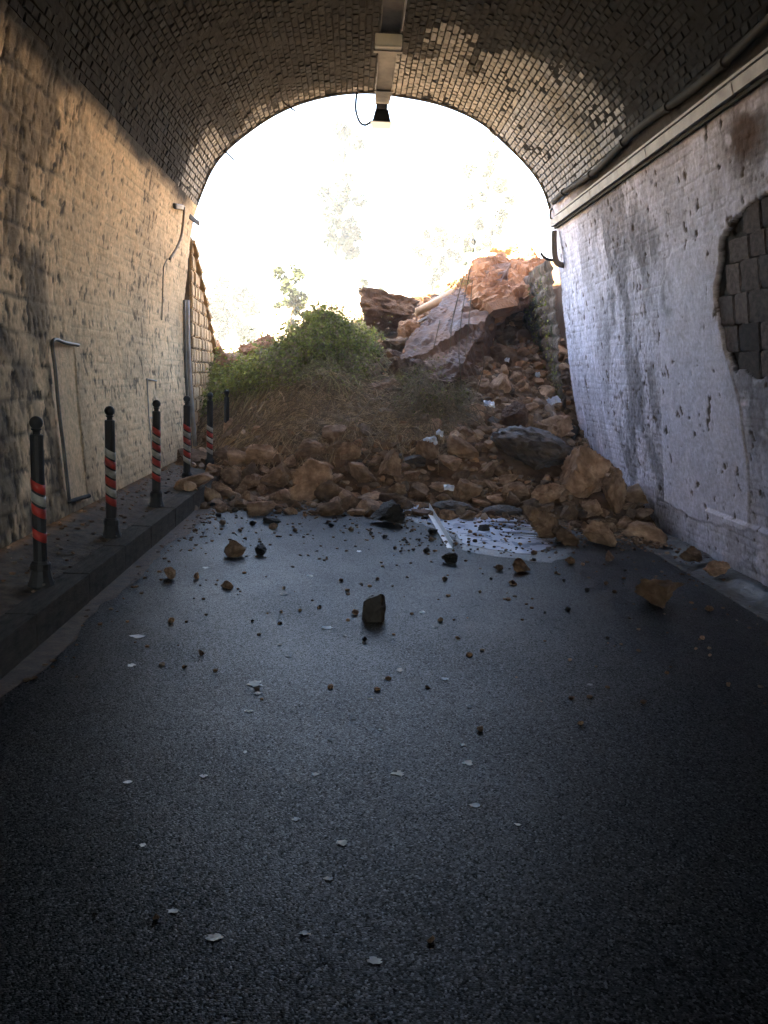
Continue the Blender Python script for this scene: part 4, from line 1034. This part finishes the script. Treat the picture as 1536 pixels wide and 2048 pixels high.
# ------------------------------------------------------------------ left retaining wall outside, right retaining wall
aw = tag(empty('ashlar_wall', (-2.7, 15, 0)), 'golden block retaining wall outside the mouth on the left, its top sloping down', 'wall')
am = [rough_block('block', 1, 1, 1, 60 + i, M['ashlar'], 2) for i in range(5)]
YA0, YA1 = PORTAL + .12, 17.6
def topz(y): return 3.62 - (y - 13.5) * (1.55 / 3.1)
def fx_(y): return -2.54 - .055 * (y - 13.4)
a1 = Acc()
n = 14
V = []
for i in range(n + 1):
    y = YA0 + (YA1 - YA0) * i / n; t = topz(y)
    for (dx, z) in ((-.05, -.4), (-.05, t - .06), (-.6, t - .06), (-.6, -.4)): V.append((fx_(y) + dx, y, z))
F = [(i * 4 + j, i * 4 + (j + 1) % 4, (i + 1) * 4 + (j + 1) % 4, (i + 1) * 4 + j) for i in range(n) for j in range(4)] + [(0, 1, 2, 3), (n * 4 + 3, n * 4 + 2, n * 4 + 1, n * 4)]
a1.add(np.array(V), F); child_at(a1.build('core', M['ashlar_joint']), aw)
z = .1; ri = 0
while z < 3.7:
    hh = random.uniform(.17, .23); y = YA0 + (.0 if ri % 2 else -.16)
    while y < YA1:
        ll = random.uniform(.28, .46); yc = max(y, YA0) + 0
        y_a, y_b = max(y, YA0), min(y + ll, YA1)
        if y_b - y_a > .08 and z + hh * .7 < topz((y_a + y_b) / 2):
            o = bpy.data.objects.new('stone_block', random.choice(am)); COL.objects.link(o); child_at(o, aw)
            ym = (y_a + y_b) / 2; o.location = (fx_(ym) - .06 + random.uniform(-.012, .012), ym, z + hh / 2); o.scale = (.12, y_b - y_a - .014, hh - .012); o.rotation_euler = (0, 0, math.atan(.055))
        y += ll
    z += hh; ri += 1
cm = rough_block('cap_stone', 1, 1, 1, 71, M['ashlar'], 2)
y = YA0
while y < YA1 - .4:
    o = bpy.data.objects.new('cap_stone', cm); COL.objects.link(o); child_at(o, aw); ym = y + .24
    o.location = (fx_(ym) - .16, ym, topz(ym) + .0); o.scale = (.42, .52, .09); o.rotation_euler = (-math.atan(.5), 0, 0); y += .44
# right retaining wall: rough mossy masonry
rwm = tag(empty('rubble_wall', (3.4, 15, 0)), 'rough mossy stone retaining wall outside the mouth on the right, slide heaped against it', 'wall')
def rx(y, z): return float(np.interp(z, [-.3, 1.7, 2.9, 3.6, 5], [3.86, 3.42, 3.22, 3.1, 2.95])) + .04 * (y - 13.4)
V = []; ny2, nz2 = 150, 130
for i in range(ny2):
    for j in range(nz2):
        y = PORTAL + .07 + 5.2 * i / (ny2 - 1); z = -.3 + 3.85 * j / (nz2 - 1)
        V.append((rx(y, z), y, z))
V = np.array(V); bb, _, _ = courses(V[:, 1] + .3 * vnoise(V * 1.5, 3), V[:, 2] + .12 * vnoise(V * 2, 4), .38, .2, .05)
V[:, 0] -= .05 * bb + .16 * (fbm(V * 2.6, 900, 5) - .4); g_ = sstep(.5, .62, fbm(V * np.array([1, 3, 1.2]), 905, 4))
cc_ = np.array([.17, .125, .095]) * (.6 + .8 * fbm(V * 4, 906, 4))[:, None]; cc_ = cc_ * (1 - .55 * g_[:, None]) + np.array([.06, .09, .03]) * .55 * g_[:, None]
i = (np.arange(ny2 - 1)[:, None] * nz2 + np.arange(nz2 - 1)[None]).ravel(); F = np.stack([i, i + 1, i + nz2 + 1, i + nz2], 1)
child_at(obj('masonry', mesh_np('masonry', V, F, M['rubble'], False, cc_)), rwm)
a1 = Acc(); a1.box((4.6, 16.0, 1.4), (1.4, 5.1, 4.0)); child_at(a1.build('backing', M['ashlar_joint']), rwm)
a1 = Acc()
for _ in range(900):
    y = random.uniform(13.5, 16.5); z = random.uniform(1.2, 3.3)
    if fbm1(1.0, y * 3, z * 1.2, 905, 4) < .49: continue
    leaves(a1, [np.array([rx(y, z) - .1, y, z])], [np.array([-1, -.3, .3])], .05, [green(r, .3)], r)
child_at(a1.build('moss_leaves', M['leaf']), rwm)

# ------------------------------------------------------------------ bollards
def bollard(i, px, py, seq, ztop):
    p = gnd(px, py)
    y = [5.36, 6.97, 8.59, 10.21, 11.85, 13.45][i]; x = -2.0; z0 = SWH
    if y > 13: z0 = SWH
    b = empty('bollard', (x, y, z0)); b.rotation_euler = (random.uniform(-.015, .015), random.uniform(-.014, .014), random.uniform(-.3, .3))
    a = Acc(); a.lathe([(.085, -.02), (.085, .012), (.078, .03), (.066, .07), (.060, .11), (.064, .115), (.064, .15), (.056, .16), (.052, .17)], 12); a.build('base', M['iron'], b)
    a = Acc(); a.lathe([(.043, .16), (.041, .985), (.036, .992)], 12); a.build('post', M['iron'], b)
    for t in (0.6, 2.4, 3.7, 5.5):
        a = Acc(); a.lathe([(.011, 0), (.011, .012), (.006, .016)], 6, (.074 * math.cos(t), .074 * math.sin(t), .018)); a.build('bolt', M['steel'], b)
    a = Acc(); a.lathe([(.027, .985), (.023, 1.0), (.023, 1.015), (.032, 1.022), (.032, 1.03)], 14); a.build('collar', M['iron'], b, True)
    a = Acc(); a.lathe([(.012 if abs(t) < .01 else .0415 * math.sin(t), 1.066 - .042 * math.cos(t)) for t in np.linspace(.15, 3.12, 12)], 18); a.build('ball', M['iron'], b, True)
    hb = .062
    for k, ch in enumerate(seq):
        if ch == '-': continue
        zc = ztop - k * .079; V = []; n = 28; rr = .0445
        for (dz, q) in ((-hb / 2, .0415), (-hb / 2, rr), (hb / 2, rr), (hb / 2, .0415)):
            for m_ in range(n):
                t = 2 * math.pi * m_ / n; V.append((q * math.cos(t), q * math.sin(t), zc + dz - .58 * q * math.cos(t + b.rotation_euler.z)))
        F = [(g * n + m_, g * n + (m_ + 1) % n, (g + 1) * n + (m_ + 1) % n, (g + 1) * n + m_) for g in range(3) for m_ in range(n)]
        obj('reflective_band', mesh_np('reflective_band', V, F, M['red'] if ch == 'r' else M['white'], True), b)
    return b
BD = [(85, 1172, 'rwr-r', .66, 'nearest black iron bollard of the row, bands starting red with one gap'),
      (222, 1076, 'wrwrwr', .715, 'second nearest bollard in the row, six alternating bands starting white'),
      (314, 1014, 'rwrwrwr', .79, 'third bollard of the row, seven bands starting red near its top'),
      (374, 972, 'rwrwrw', .72, 'fourth bollard of the row, standing in front of the low reddish rock'),
      (418, 941, 'wrwrw', .60, 'fifth bollard of the row, at the edge of the slide debris'),
      (452, 920, 'r-r', .52, 'farthest bollard, its foot buried in the dry vines')]
for i, (px, py, seq, zt, lb) in enumerate(BD):
    b = bollard(i, px, py, seq, zt); tag(b, lb, 'bollard', 'bollards along the raised walkway')

# ------------------------------------------------------------------ pipes, trunking, lamp
def wpath(pixs, off, dz=0):
    return [wp(*wallhit(*p), off) for p in pixs]
# grey trunking on the right wall
tr = tag(empty('cable_trunking', tuple(wp(9, S_COND, .05))), 'pale grey rectangular cable trunking running the length of the right wall', 'trunking')
def run_box(y0, y1, s, off, hh, dd, name, m, parent):
    a = Acc(); n = 2; nx, nz = pnorm(s); p0 = wp(y0, s, off); p1 = wp(y1, s, off); nn = np.array([float(nx), 0, float(nz)]); e2 = np.array([0, 1, 0]); e3 = np.cross(nn, e2)
    a.box((p0 + p1) / 2, (dd, y1 - y0, hh), np.stack([nn, e2, e3], 1)); o = a.build(name, m); child_at(o, parent); return o
yj = [1.0, 3.0, 5.0, 7.0, 8.98, 11.0, 13.2]
for a_, b_ in zip(yj[:-1], yj[1:]): run_box(a_, b_ - .006, S_COND, .06, .095, .07, 'trunking_length', M['pvc'], tr)
for y in yj[1:-1]: run_box(y - .03, y + .03, S_COND, .062, .102, .078, 'joint_cover', M['pvc'], tr)
run_box(1.0, 13.0, S_COND - .10, .03, .022, .03, 'upper_rail', M['pvc'], tr)
run_box(1.0, 13.1, S_COND + .075, .03, .03, .05, 'support_rail', M['dark_pipe'], tr)
dp = tag(empty('drain_pipe', tuple(wp(13.2, S_COND, .1))), 'dark pipe dropping from the end of the trunking and bending into the right wall', 'pipe')
q = [at(1108, 462, 13.1), at(1108, 490, 13.1), at(1110, 515, 13.1), at(1116, 527, 13.1), at(1134, 533, 13.15)]
a1 = Acc(); a1.tube(catmull(np.array(q), 4), .045, 10); child_at(a1.build('down_pipe', M['rust_pipe'], smooth=True), dp)
q = [at(1110, 521, 13.12), at(1098, 519, 13.1), at(1088, 514, 13.1), at(1081, 506, 13.1)]
a1 = Acc(); a1.tube(catmull(np.array(q), 4), .022, 8); child_at(a1.build('branch_hose', M['dark_pipe'], smooth=True), dp)
# dark upper pipe
up = tag(empty('service_pipe', tuple(wp(9, S_CABLE, .05))), 'dark pipe clamped along the springing of the vault above the trunking', 'pipe')
yy_ = np.arange(2.0, 12.9, .35); P = []
for y in yy_: P.append(wp(y, S_CABLE + .05 * math.sin(y * 1.9) * .6, .06))
a1 = Acc(); a1.tube(P, .04, 8); child_at(a1.build('pipe_run', M['dark_pipe'], smooth=True), up)
for y in (4.0, 5.6, 7.1, 8.3, 9.6, 10.9, 12.2):
    a1 = Acc(); sx = S_CABLE + .05 * math.sin(y * 1.9) * .6; a1.tube([wp(y - .03, sx, .06), wp(y, sx, .06), wp(y + .03, sx, .06)], .053, 10); child_at(a1.build('clamp', M['dark_pipe']), up)
q = [P[-1], at(1112, 408, 13.1), at(1102, 420, 13.2), at(1100, 434, 13.2), at(1106, 440, 13.2), at(1114, 436, 13.1)]
a1 = Acc(); a1.tube(catmull(np.array(q), 5), .016, 8); child_at(a1.build('cable_loop', M['rust_pipe'], smooth=True), up)
# left: bracket with cables at the springing
cb = tag(empty('cable_bundle', tuple(at(378, 425, 13.0))), 'bundle of grey cables bent round the left springing with one length hanging down', 'cables')
for k in range(4):
    q = [wp(*wallhit(345, 408 + 2 * k), .02), wp(*wallhit(358, 410 + 2 * k), .05), at(370, 418 + 2 * k, 13.0), at(382, 432 + 2 * k, 13.15), at(398, 444 + 2 * k, 13.3)]
    a1 = Acc(); a1.tube(catmull(np.array(q), 4), .018, 7); child_at(a1.build('cable', M['steel'], smooth=True), cb)
q = wpath([(360, 412), (358, 440), (354, 470), (344, 495), (330, 517)], .06); a1 = Acc(); a1.tube(catmull(np.array(q), 5), .017, 7); child_at(a1.build('cable', M['rust_pipe'], smooth=True), cb)
q = wpath([(330, 517), (324, 530), (322, 545), (319, 640)], .03); a1 = Acc(); a1.tube(catmull(np.array(q), 5), .009, 6); child_at(a1.build('cable', M['rust_pipe'], smooth=True), cb)
# left: pipe edging the panel
ep = tag(empty('wall_pipe', tuple(wp(*wallhit(110, 860), .03))), 'thin grey pipe running down the left wall beside the recessed panel', 'pipe')
q = wpath([(150, 690), (125, 686), (98, 682), (103, 740), (110, 820), (120, 900), (132, 1004)], .03); a1 = Acc(); a1.tube(catmull(np.array(q), 5), .016, 8); child_at(a1.build('pipe_run', M['steel'], smooth=True), ep)
q = wpath([(133, 1004), (152, 998), (174, 992)], .02); a1 = Acc(); a1.tube(q, .02, 8); child_at(a1.build('sill', M['dark_pipe']), ep)
hf = tag(empty('wall_hatch', tuple(wp(*wallhit(300, 820), .02))), 'small painted access panel outlined on the left wall above the third bollard', 'access panel')
for pp in ([(292, 758), (311, 762)], [(292, 758), (296, 835), (303, 905)], [(296, 835), (304, 836)]):
    a1 = Acc(); a1.tube(wpath(pp, .012), .009, 6); child_at(a1.build('frame', M['pvc']), hf)
for q, rr, m_, lb in (([(372, 600), (374, 700), (380, 800), (388, 892)], .035, 'pvc', 'pale drainpipe down the left edge of the tunnel mouth, nearest the ashlar wall'), ([(366, 600), (368, 720), (373, 810), (379, 898)], .022, 'steel', 'thinner grey pipe beside the pale drainpipe on the left wall')):
    Yp = 13.36 if m_ == 'pvc' else 13.1
    P = [np.array([0, 0, 0])] * 0
    for (a_, b_) in q:
        t = at(a_, b_, Yp); P.append(t + np.array([.02, 0, 0]))
    a1 = Acc(); a1.tube(catmull(np.array(P), 3), rr, 10); tag(a1.build('drainpipe', M[m_], smooth=True), lb, 'drainpipe')

lamp = tag(empty('tunnel_lamp', tuple(at(766, 200, 11.9))), 'steel cable tray along the crown ending in a lit hooded lamp in the opening', 'lamp')
XT, ZT = .30, 5.24
a1 = Acc(); a1.box((XT, 7.1, ZT + .02), (.19, 9.7, .05)); child_at(a1.build('tray', M['steel']), lamp)
a1 = Acc(); a1.box((XT + .10, 6.9, ZT + .015), (.008, 9.7, .08)); a1.box((XT - .10, 6.9, ZT + .015), (.008, 9.7, .08)); child_at(a1.build('tray_edge', M['steel']), lamp)
a1 = Acc(); a1.tube([(XT + .12, 2.5, ZT - .03), (XT + .12, 7, ZT - .035), (XT + .115, 9.4, ZT - .03)], .012, 6); child_at(a1.build('cable', M['pvc']), lamp)
for y in (4.5, 7.2, 9.9, 11.4):
    a1 = Acc(); a1.box((XT, y, ZT + .25), (.03, .03, .5)); a1.box((XT, y, ZT - .012), (.25, .05, .02)); child_at(a1.build('hanger', M['steel']), lamp)
pb = at(777, 84, 9.5); a1 = Acc(); a1.box(pb, (.29, .12, .13)); me = a1.mesh('junction_box', M['box']); o = obj('junction_box', me); child_at(o, lamp)
bv = o.modifiers.new('bevel', 'BEVEL'); bv.width = .015; bv.segments = 2
a1 = Acc(); a1.box(pb + np.array([.0, .08, .02]), (.31, .06, .19)); child_at(a1.build('box_plate', M['steel']), lamp)
# end bracket, hood, glass
pe = at(763, 218, 11.9); a1 = Acc(); a1.box(pe, (.15, .22, .07)); child_at(a1.build('bracket', M['steel']), lamp)
ph = at(762, 240, 11.9)
def frust(c, w0, w1, h, name, m):
    V = [(sx * w_ / 2, sy * w_ / 2 * .8, z) for (w_, z) in ((w0, h / 2), (w1, -h / 2)) for (sx, sy) in ((-1, -1), (1, -1), (1, 1), (-1, 1))]
    a = Acc(); a.add(np.array(V) + c, [(0, 1, 2, 3), (7, 6, 5, 4), (0, 4, 5, 1), (1, 5, 6, 2), (2, 6, 7, 3), (3, 7, 4, 0)]); return child_at(a.build(name, m), lamp)
frust(at(763, 235, 11.9), .17, .25, .17, 'hood', M['dark_pipe']); frust(at(762, 254, 11.9), .27, .25, .085, 'lamp_glass', M['lampglass'])
frust(at(762, 247.5, 11.9), .285, .285, .012, 'rim', M['pvc'])
q = [at(714, 186, 12.6), at(712, 200, 12.4), at(712, 222, 12.2), at(719, 243, 12.1), at(730, 250, 12.0), at(745, 242, 11.95)]
a1 = Acc(); a1.tube(catmull(np.array(q), 5), .016, 8); child_at(a1.build('cable_loop', M['dark_pipe'], smooth=True), lamp)
for k, pp in enumerate([[(566, 204), (590, 222)], [(450, 305), (468, 320)]]):
    y_, s_2 = wallhit(*pp[0]); b0 = wp(min(y_, 13.2), s_2, 0); b1 = at(*pp[1], min(y_, 13.2)); a1 = Acc(); a1.tube([b0, (b0 + b1) / 2, b1], .014, 6)
    tag(a1.build('iron_spike', M['dark_pipe']), ['short dark iron spike sticking out of the vault left of the lamp', 'short dark iron spike sticking out low on the left of the arch'][k], 'spike')

# ------------------------------------------------------------------ hillside and trees beyond
def hz(x, y):
    P = np.stack([x * .12, y * .12, x * 0], 1)
    k = sstep(24, 70, y); side = np.clip((x + 6) / 30, -.6, 1.6)
    return -.5 + k * (7 + 6 * side) + 2.5 * (fbm(P, 950, 4) - .5) * sstep(20, 30, y)
o = sheet('hillside', -70, 90, 20, 130, 120, 90, hz, M['hill'])
def tree(x, y, h, cr, n, base_c, label, trunk=.12, ls=.22, thin=1.0, seed=0, z0=None):
    rr = np.random.default_rng(seed); z = float(hz(np.array([x]), np.array([y]))[0]) - .2 if z0 is None else z0
    t = tag(empty('tree', (x, y, z)), label, 'tree')
    a = Acc(); P = [(0, 0, 0), (.05 * h * rr.normal() * .3, 0, h * .3), (.08 * h * rr.normal() * .3, .1, h * .6), (0, .1, h * .92)]
    a.tube(P, [trunk, trunk * .8, trunk * .5, trunk * .15], 8)
    for k in range(9):
        zz = h * rr.uniform(.35, .85); aa = rr.uniform(0, 6.28); L_ = cr * rr.uniform(.5, .95)
        a.tube([(0, .05, zz), (L_ * .5 * math.cos(aa), L_ * .5 * math.sin(aa), zz + .1 * h), (L_ * math.cos(aa), L_ * math.sin(aa), zz + .15 * h)], [trunk * .35, trunk * .2, trunk * .06], 5)
    a.build('trunk', M['bark'], t)
    nc = max(10, int(n / 70)); cl = []
    for _ in range(nc):
        d = rr.normal(size=3); d /= np.linalg.norm(d); q = rr.random() ** .4
        cl.append((d * q * np.array([cr, cr, h * .36 * thin]) + [0, 0, h * .64], cr * rr.uniform(.14, .3)))
    a = Acc(); C = []; N2 = []; c3 = []
    for i in range(n):
        c_, s_ = cl[i % nc]; d = rr.normal(size=3); d /= np.linalg.norm(d); C.append(c_ + d * s_ * rr.random() ** .4); N2.append(d + [0, 0, .6]); c3.append(np.array(base_c) * rr.uniform(.6, 1.4))
    leaves(a, C, N2, ls, c3, rr); a.build('crown', M['crown'], t)
def tree_px(px, py_top, py_bot, Y, wpx, n, c, label, seed, ls):
    k = Y / FPX; top = at(px, py_top, Y); h = (py_bot - py_top) * k; tree(top[0], Y, h, wpx / 2 * k, n, c, label, trunk=.02 * h, ls=ls, seed=seed, z0=top[2] - h)
tree_px(582, 515, 700, 24, 80, 2600, (.035, .045, .010), 'slender yellow green tree rising behind the ivy mound', 1, .11)
tree_px(688, 232, 640, 32, 90, 1500, (.022, .044, .034), 'tall pale green tree behind the lamp, upper middle of the opening', 2, .3)
tree_px(985, 262, 560, 31, 100, 1600, (.034, .046, .018), 'tree with a thin leaning trunk at the upper right of the opening', 3, .18)
tree_px(880, 440, 620, 34, 80, 1600, (.014, .022, .010), 'small dark tree left of the big outcrop', 4, .2)
tree_px(945, 440, 600, 30, 40, 900, (.024, .032, .008), 'thin upright tree beside the big outcrop skyline', 5, .13)
tree_px(465, 560, 720, 36, 130, 2200, (.016, .028, .014), 'loose green tree low at the left edge of the opening', 6, .22)
tree_px(745, 560, 640, 30, 60, 900, (.02, .03, .01), 'low shrub like tree behind the crest boulder', 7, .16)

V = []; ny2, nz2 = 60, 40
for i in range(ny2):
    for j in range(nz2):
        y = PORTAL + .1 + 14 * i / (ny2 - 1); t = j / (nz2 - 1)
        V.append((4.75 + 9.5 * t ** 1.1 + .06 * (y - 13), y, -.4 + 9.5 * t * (1 - .25 * t)))
V = np.array(V); V[:, 2] += .9 * (fbm(V * .5, 960, 5) - .5); V[:, 0] += .5 * (fbm(V * .8, 961, 4) - .5)
i = (np.arange(ny2 - 1)[:, None] * nz2 + np.arange(nz2 - 1)[None]).ravel(); F = np.stack([i, i + 1, i + nz2 + 1, i + nz2], 1)
tag(obj('hillside', mesh_np('hillside', V, F, M['bounce_slope'])), kind='structure')  # unseen slope, added to bounce warm sunlight onto the left wall
hm = bpy.data.materials.new('haze'); hm.use_nodes = True; t = hm.node_tree; t.nodes.clear()
pv = t.nodes.new('ShaderNodeVolumePrincipled'); pv.inputs['Color'].default_value = (.97, .97, .95, 1); pv.inputs['Density'].default_value = HAZE; pv.inputs['Anisotropy'].default_value = 0
mo = t.nodes.new('ShaderNodeOutputMaterial'); t.links.new(pv.outputs[0], mo.inputs['Volume'])
a = Acc(); a.box((10, 35, 9.4), (180, 200, 21.8)); tag(a.build('haze', hm), kind='stuff')

# every loose stone is told apart by the landmark it lies next to
LM = [(1062, 902, 'the dark flat topped boulder'), (1172, 950, 'the tallest tan boulder'), (1085, 1048, 'the rough boulder at the puddle'), (1203, 1070, 'the dark sloping boulder'),
      (1030, 835, 'the upright blocky rock'), (778, 928, 'the egg shaped rock'), (622, 905, 'the rounded tan rock'), (525, 910, 'the broad orange brown rock'), (552, 955, 'the hollow sided brown rock'),
      (640, 965, 'the knobbly dark boulder'), (440, 980, 'the ochre rock at the kerb end'), (880, 974, 'the rectangular stone block'), (934, 985, 'the boulder right of the block'), (1004, 1022, 'the flat slab behind the puddle'),
      (776, 622, 'the crest boulder'), (795, 735, 'the lower tip of the tilted slab'), (1000, 712, 'the pale rock below the overhang'), (1115, 860, 'the boulder against the right wall'), (860, 890, 'the blue plastic bag'),
      (865, 800, 'the dark tangled bush'), (960, 600, 'the tilted slab'), (1104, 812, 'the white sheet scrap'), (720, 850, 'the half buried log'), (1010, 520, 'the outcrop top'), (470, 705, 'the left skyline rocks'), (1073, 762, 'the small white scrap')]
LR = [(774, 1024, 'the large dark rounded stone'), (748, 1216, 'the black pointed stone'), (1322, 1185, 'the large angular stone'), (470, 1097, 'the tan stone'), (340, 1145, 'the grey stone by the kerb'), (454, 1170, 'the two lobed reddish stone'),
      (899, 1116, 'the stone at the strip end'), (1042, 1130, 'the squarish stone'), (543, 1040, 'the flat dark stone'), (968, 1056, 'the stone in the puddle'), (1220, 1112, 'the small upright stone'), (1384, 1108, 'the rough gutter stone'),
      (510, 1368, 'the big white paint fleck'), (655, 1256, 'the wide faint paint fleck'), (400, 930, 'the fifth bollard'), (312, 1832, 'the orange pebble near the camera')]
ORD = ['nearest', 'second nearest', 'third nearest', 'fourth nearest', 'fifth nearest', 'sixth nearest', 'seventh nearest', 'eighth nearest', 'ninth nearest', 'tenth nearest', 'eleventh nearest', 'twelfth nearest', 'thirteenth nearest', 'fourteenth nearest', 'fifteenth nearest', 'sixteenth nearest']
TONE = {'rock': 'brown', 'rock_orange': 'orange', 'rock_slate': 'dark grey', 'rock_wet': 'damp brown', 'rock_dark': 'black'}
def relabel(items, marks, noun, back, front):
    B = {}
    for o, (u, v), kd, q in items:
        d, k = min(((u - a) ** 2 + (v - b) ** 2 * 1.4, i) for i, (a, b, _) in enumerate(marks)); a, b, nm = marks[k]
        side = ('left of' if u < a else 'right of') if abs(u - a) > abs(v - b) else (back if v < b else front)
        B.setdefault((k, side), []).append((d, o, kd))
    for (k, side), L_ in B.items():
        L_.sort(key=lambda t: t[0])
        for i, (d, o, kd) in enumerate(L_):
            o['label'] = f"{TONE[kd]} {noun}, {ORD[min(i, 15)]} {side} {marks[k][2]}"
relabel(RUB, LM, 'stone', 'above', 'below')
relabel(PEB, LR, 'pebble', 'beyond', 'in front of')
for o in bpy.data.objects:
    l = o.get('label')
    if l and len(l.split()) > 16: print('LONG', o.name, l)
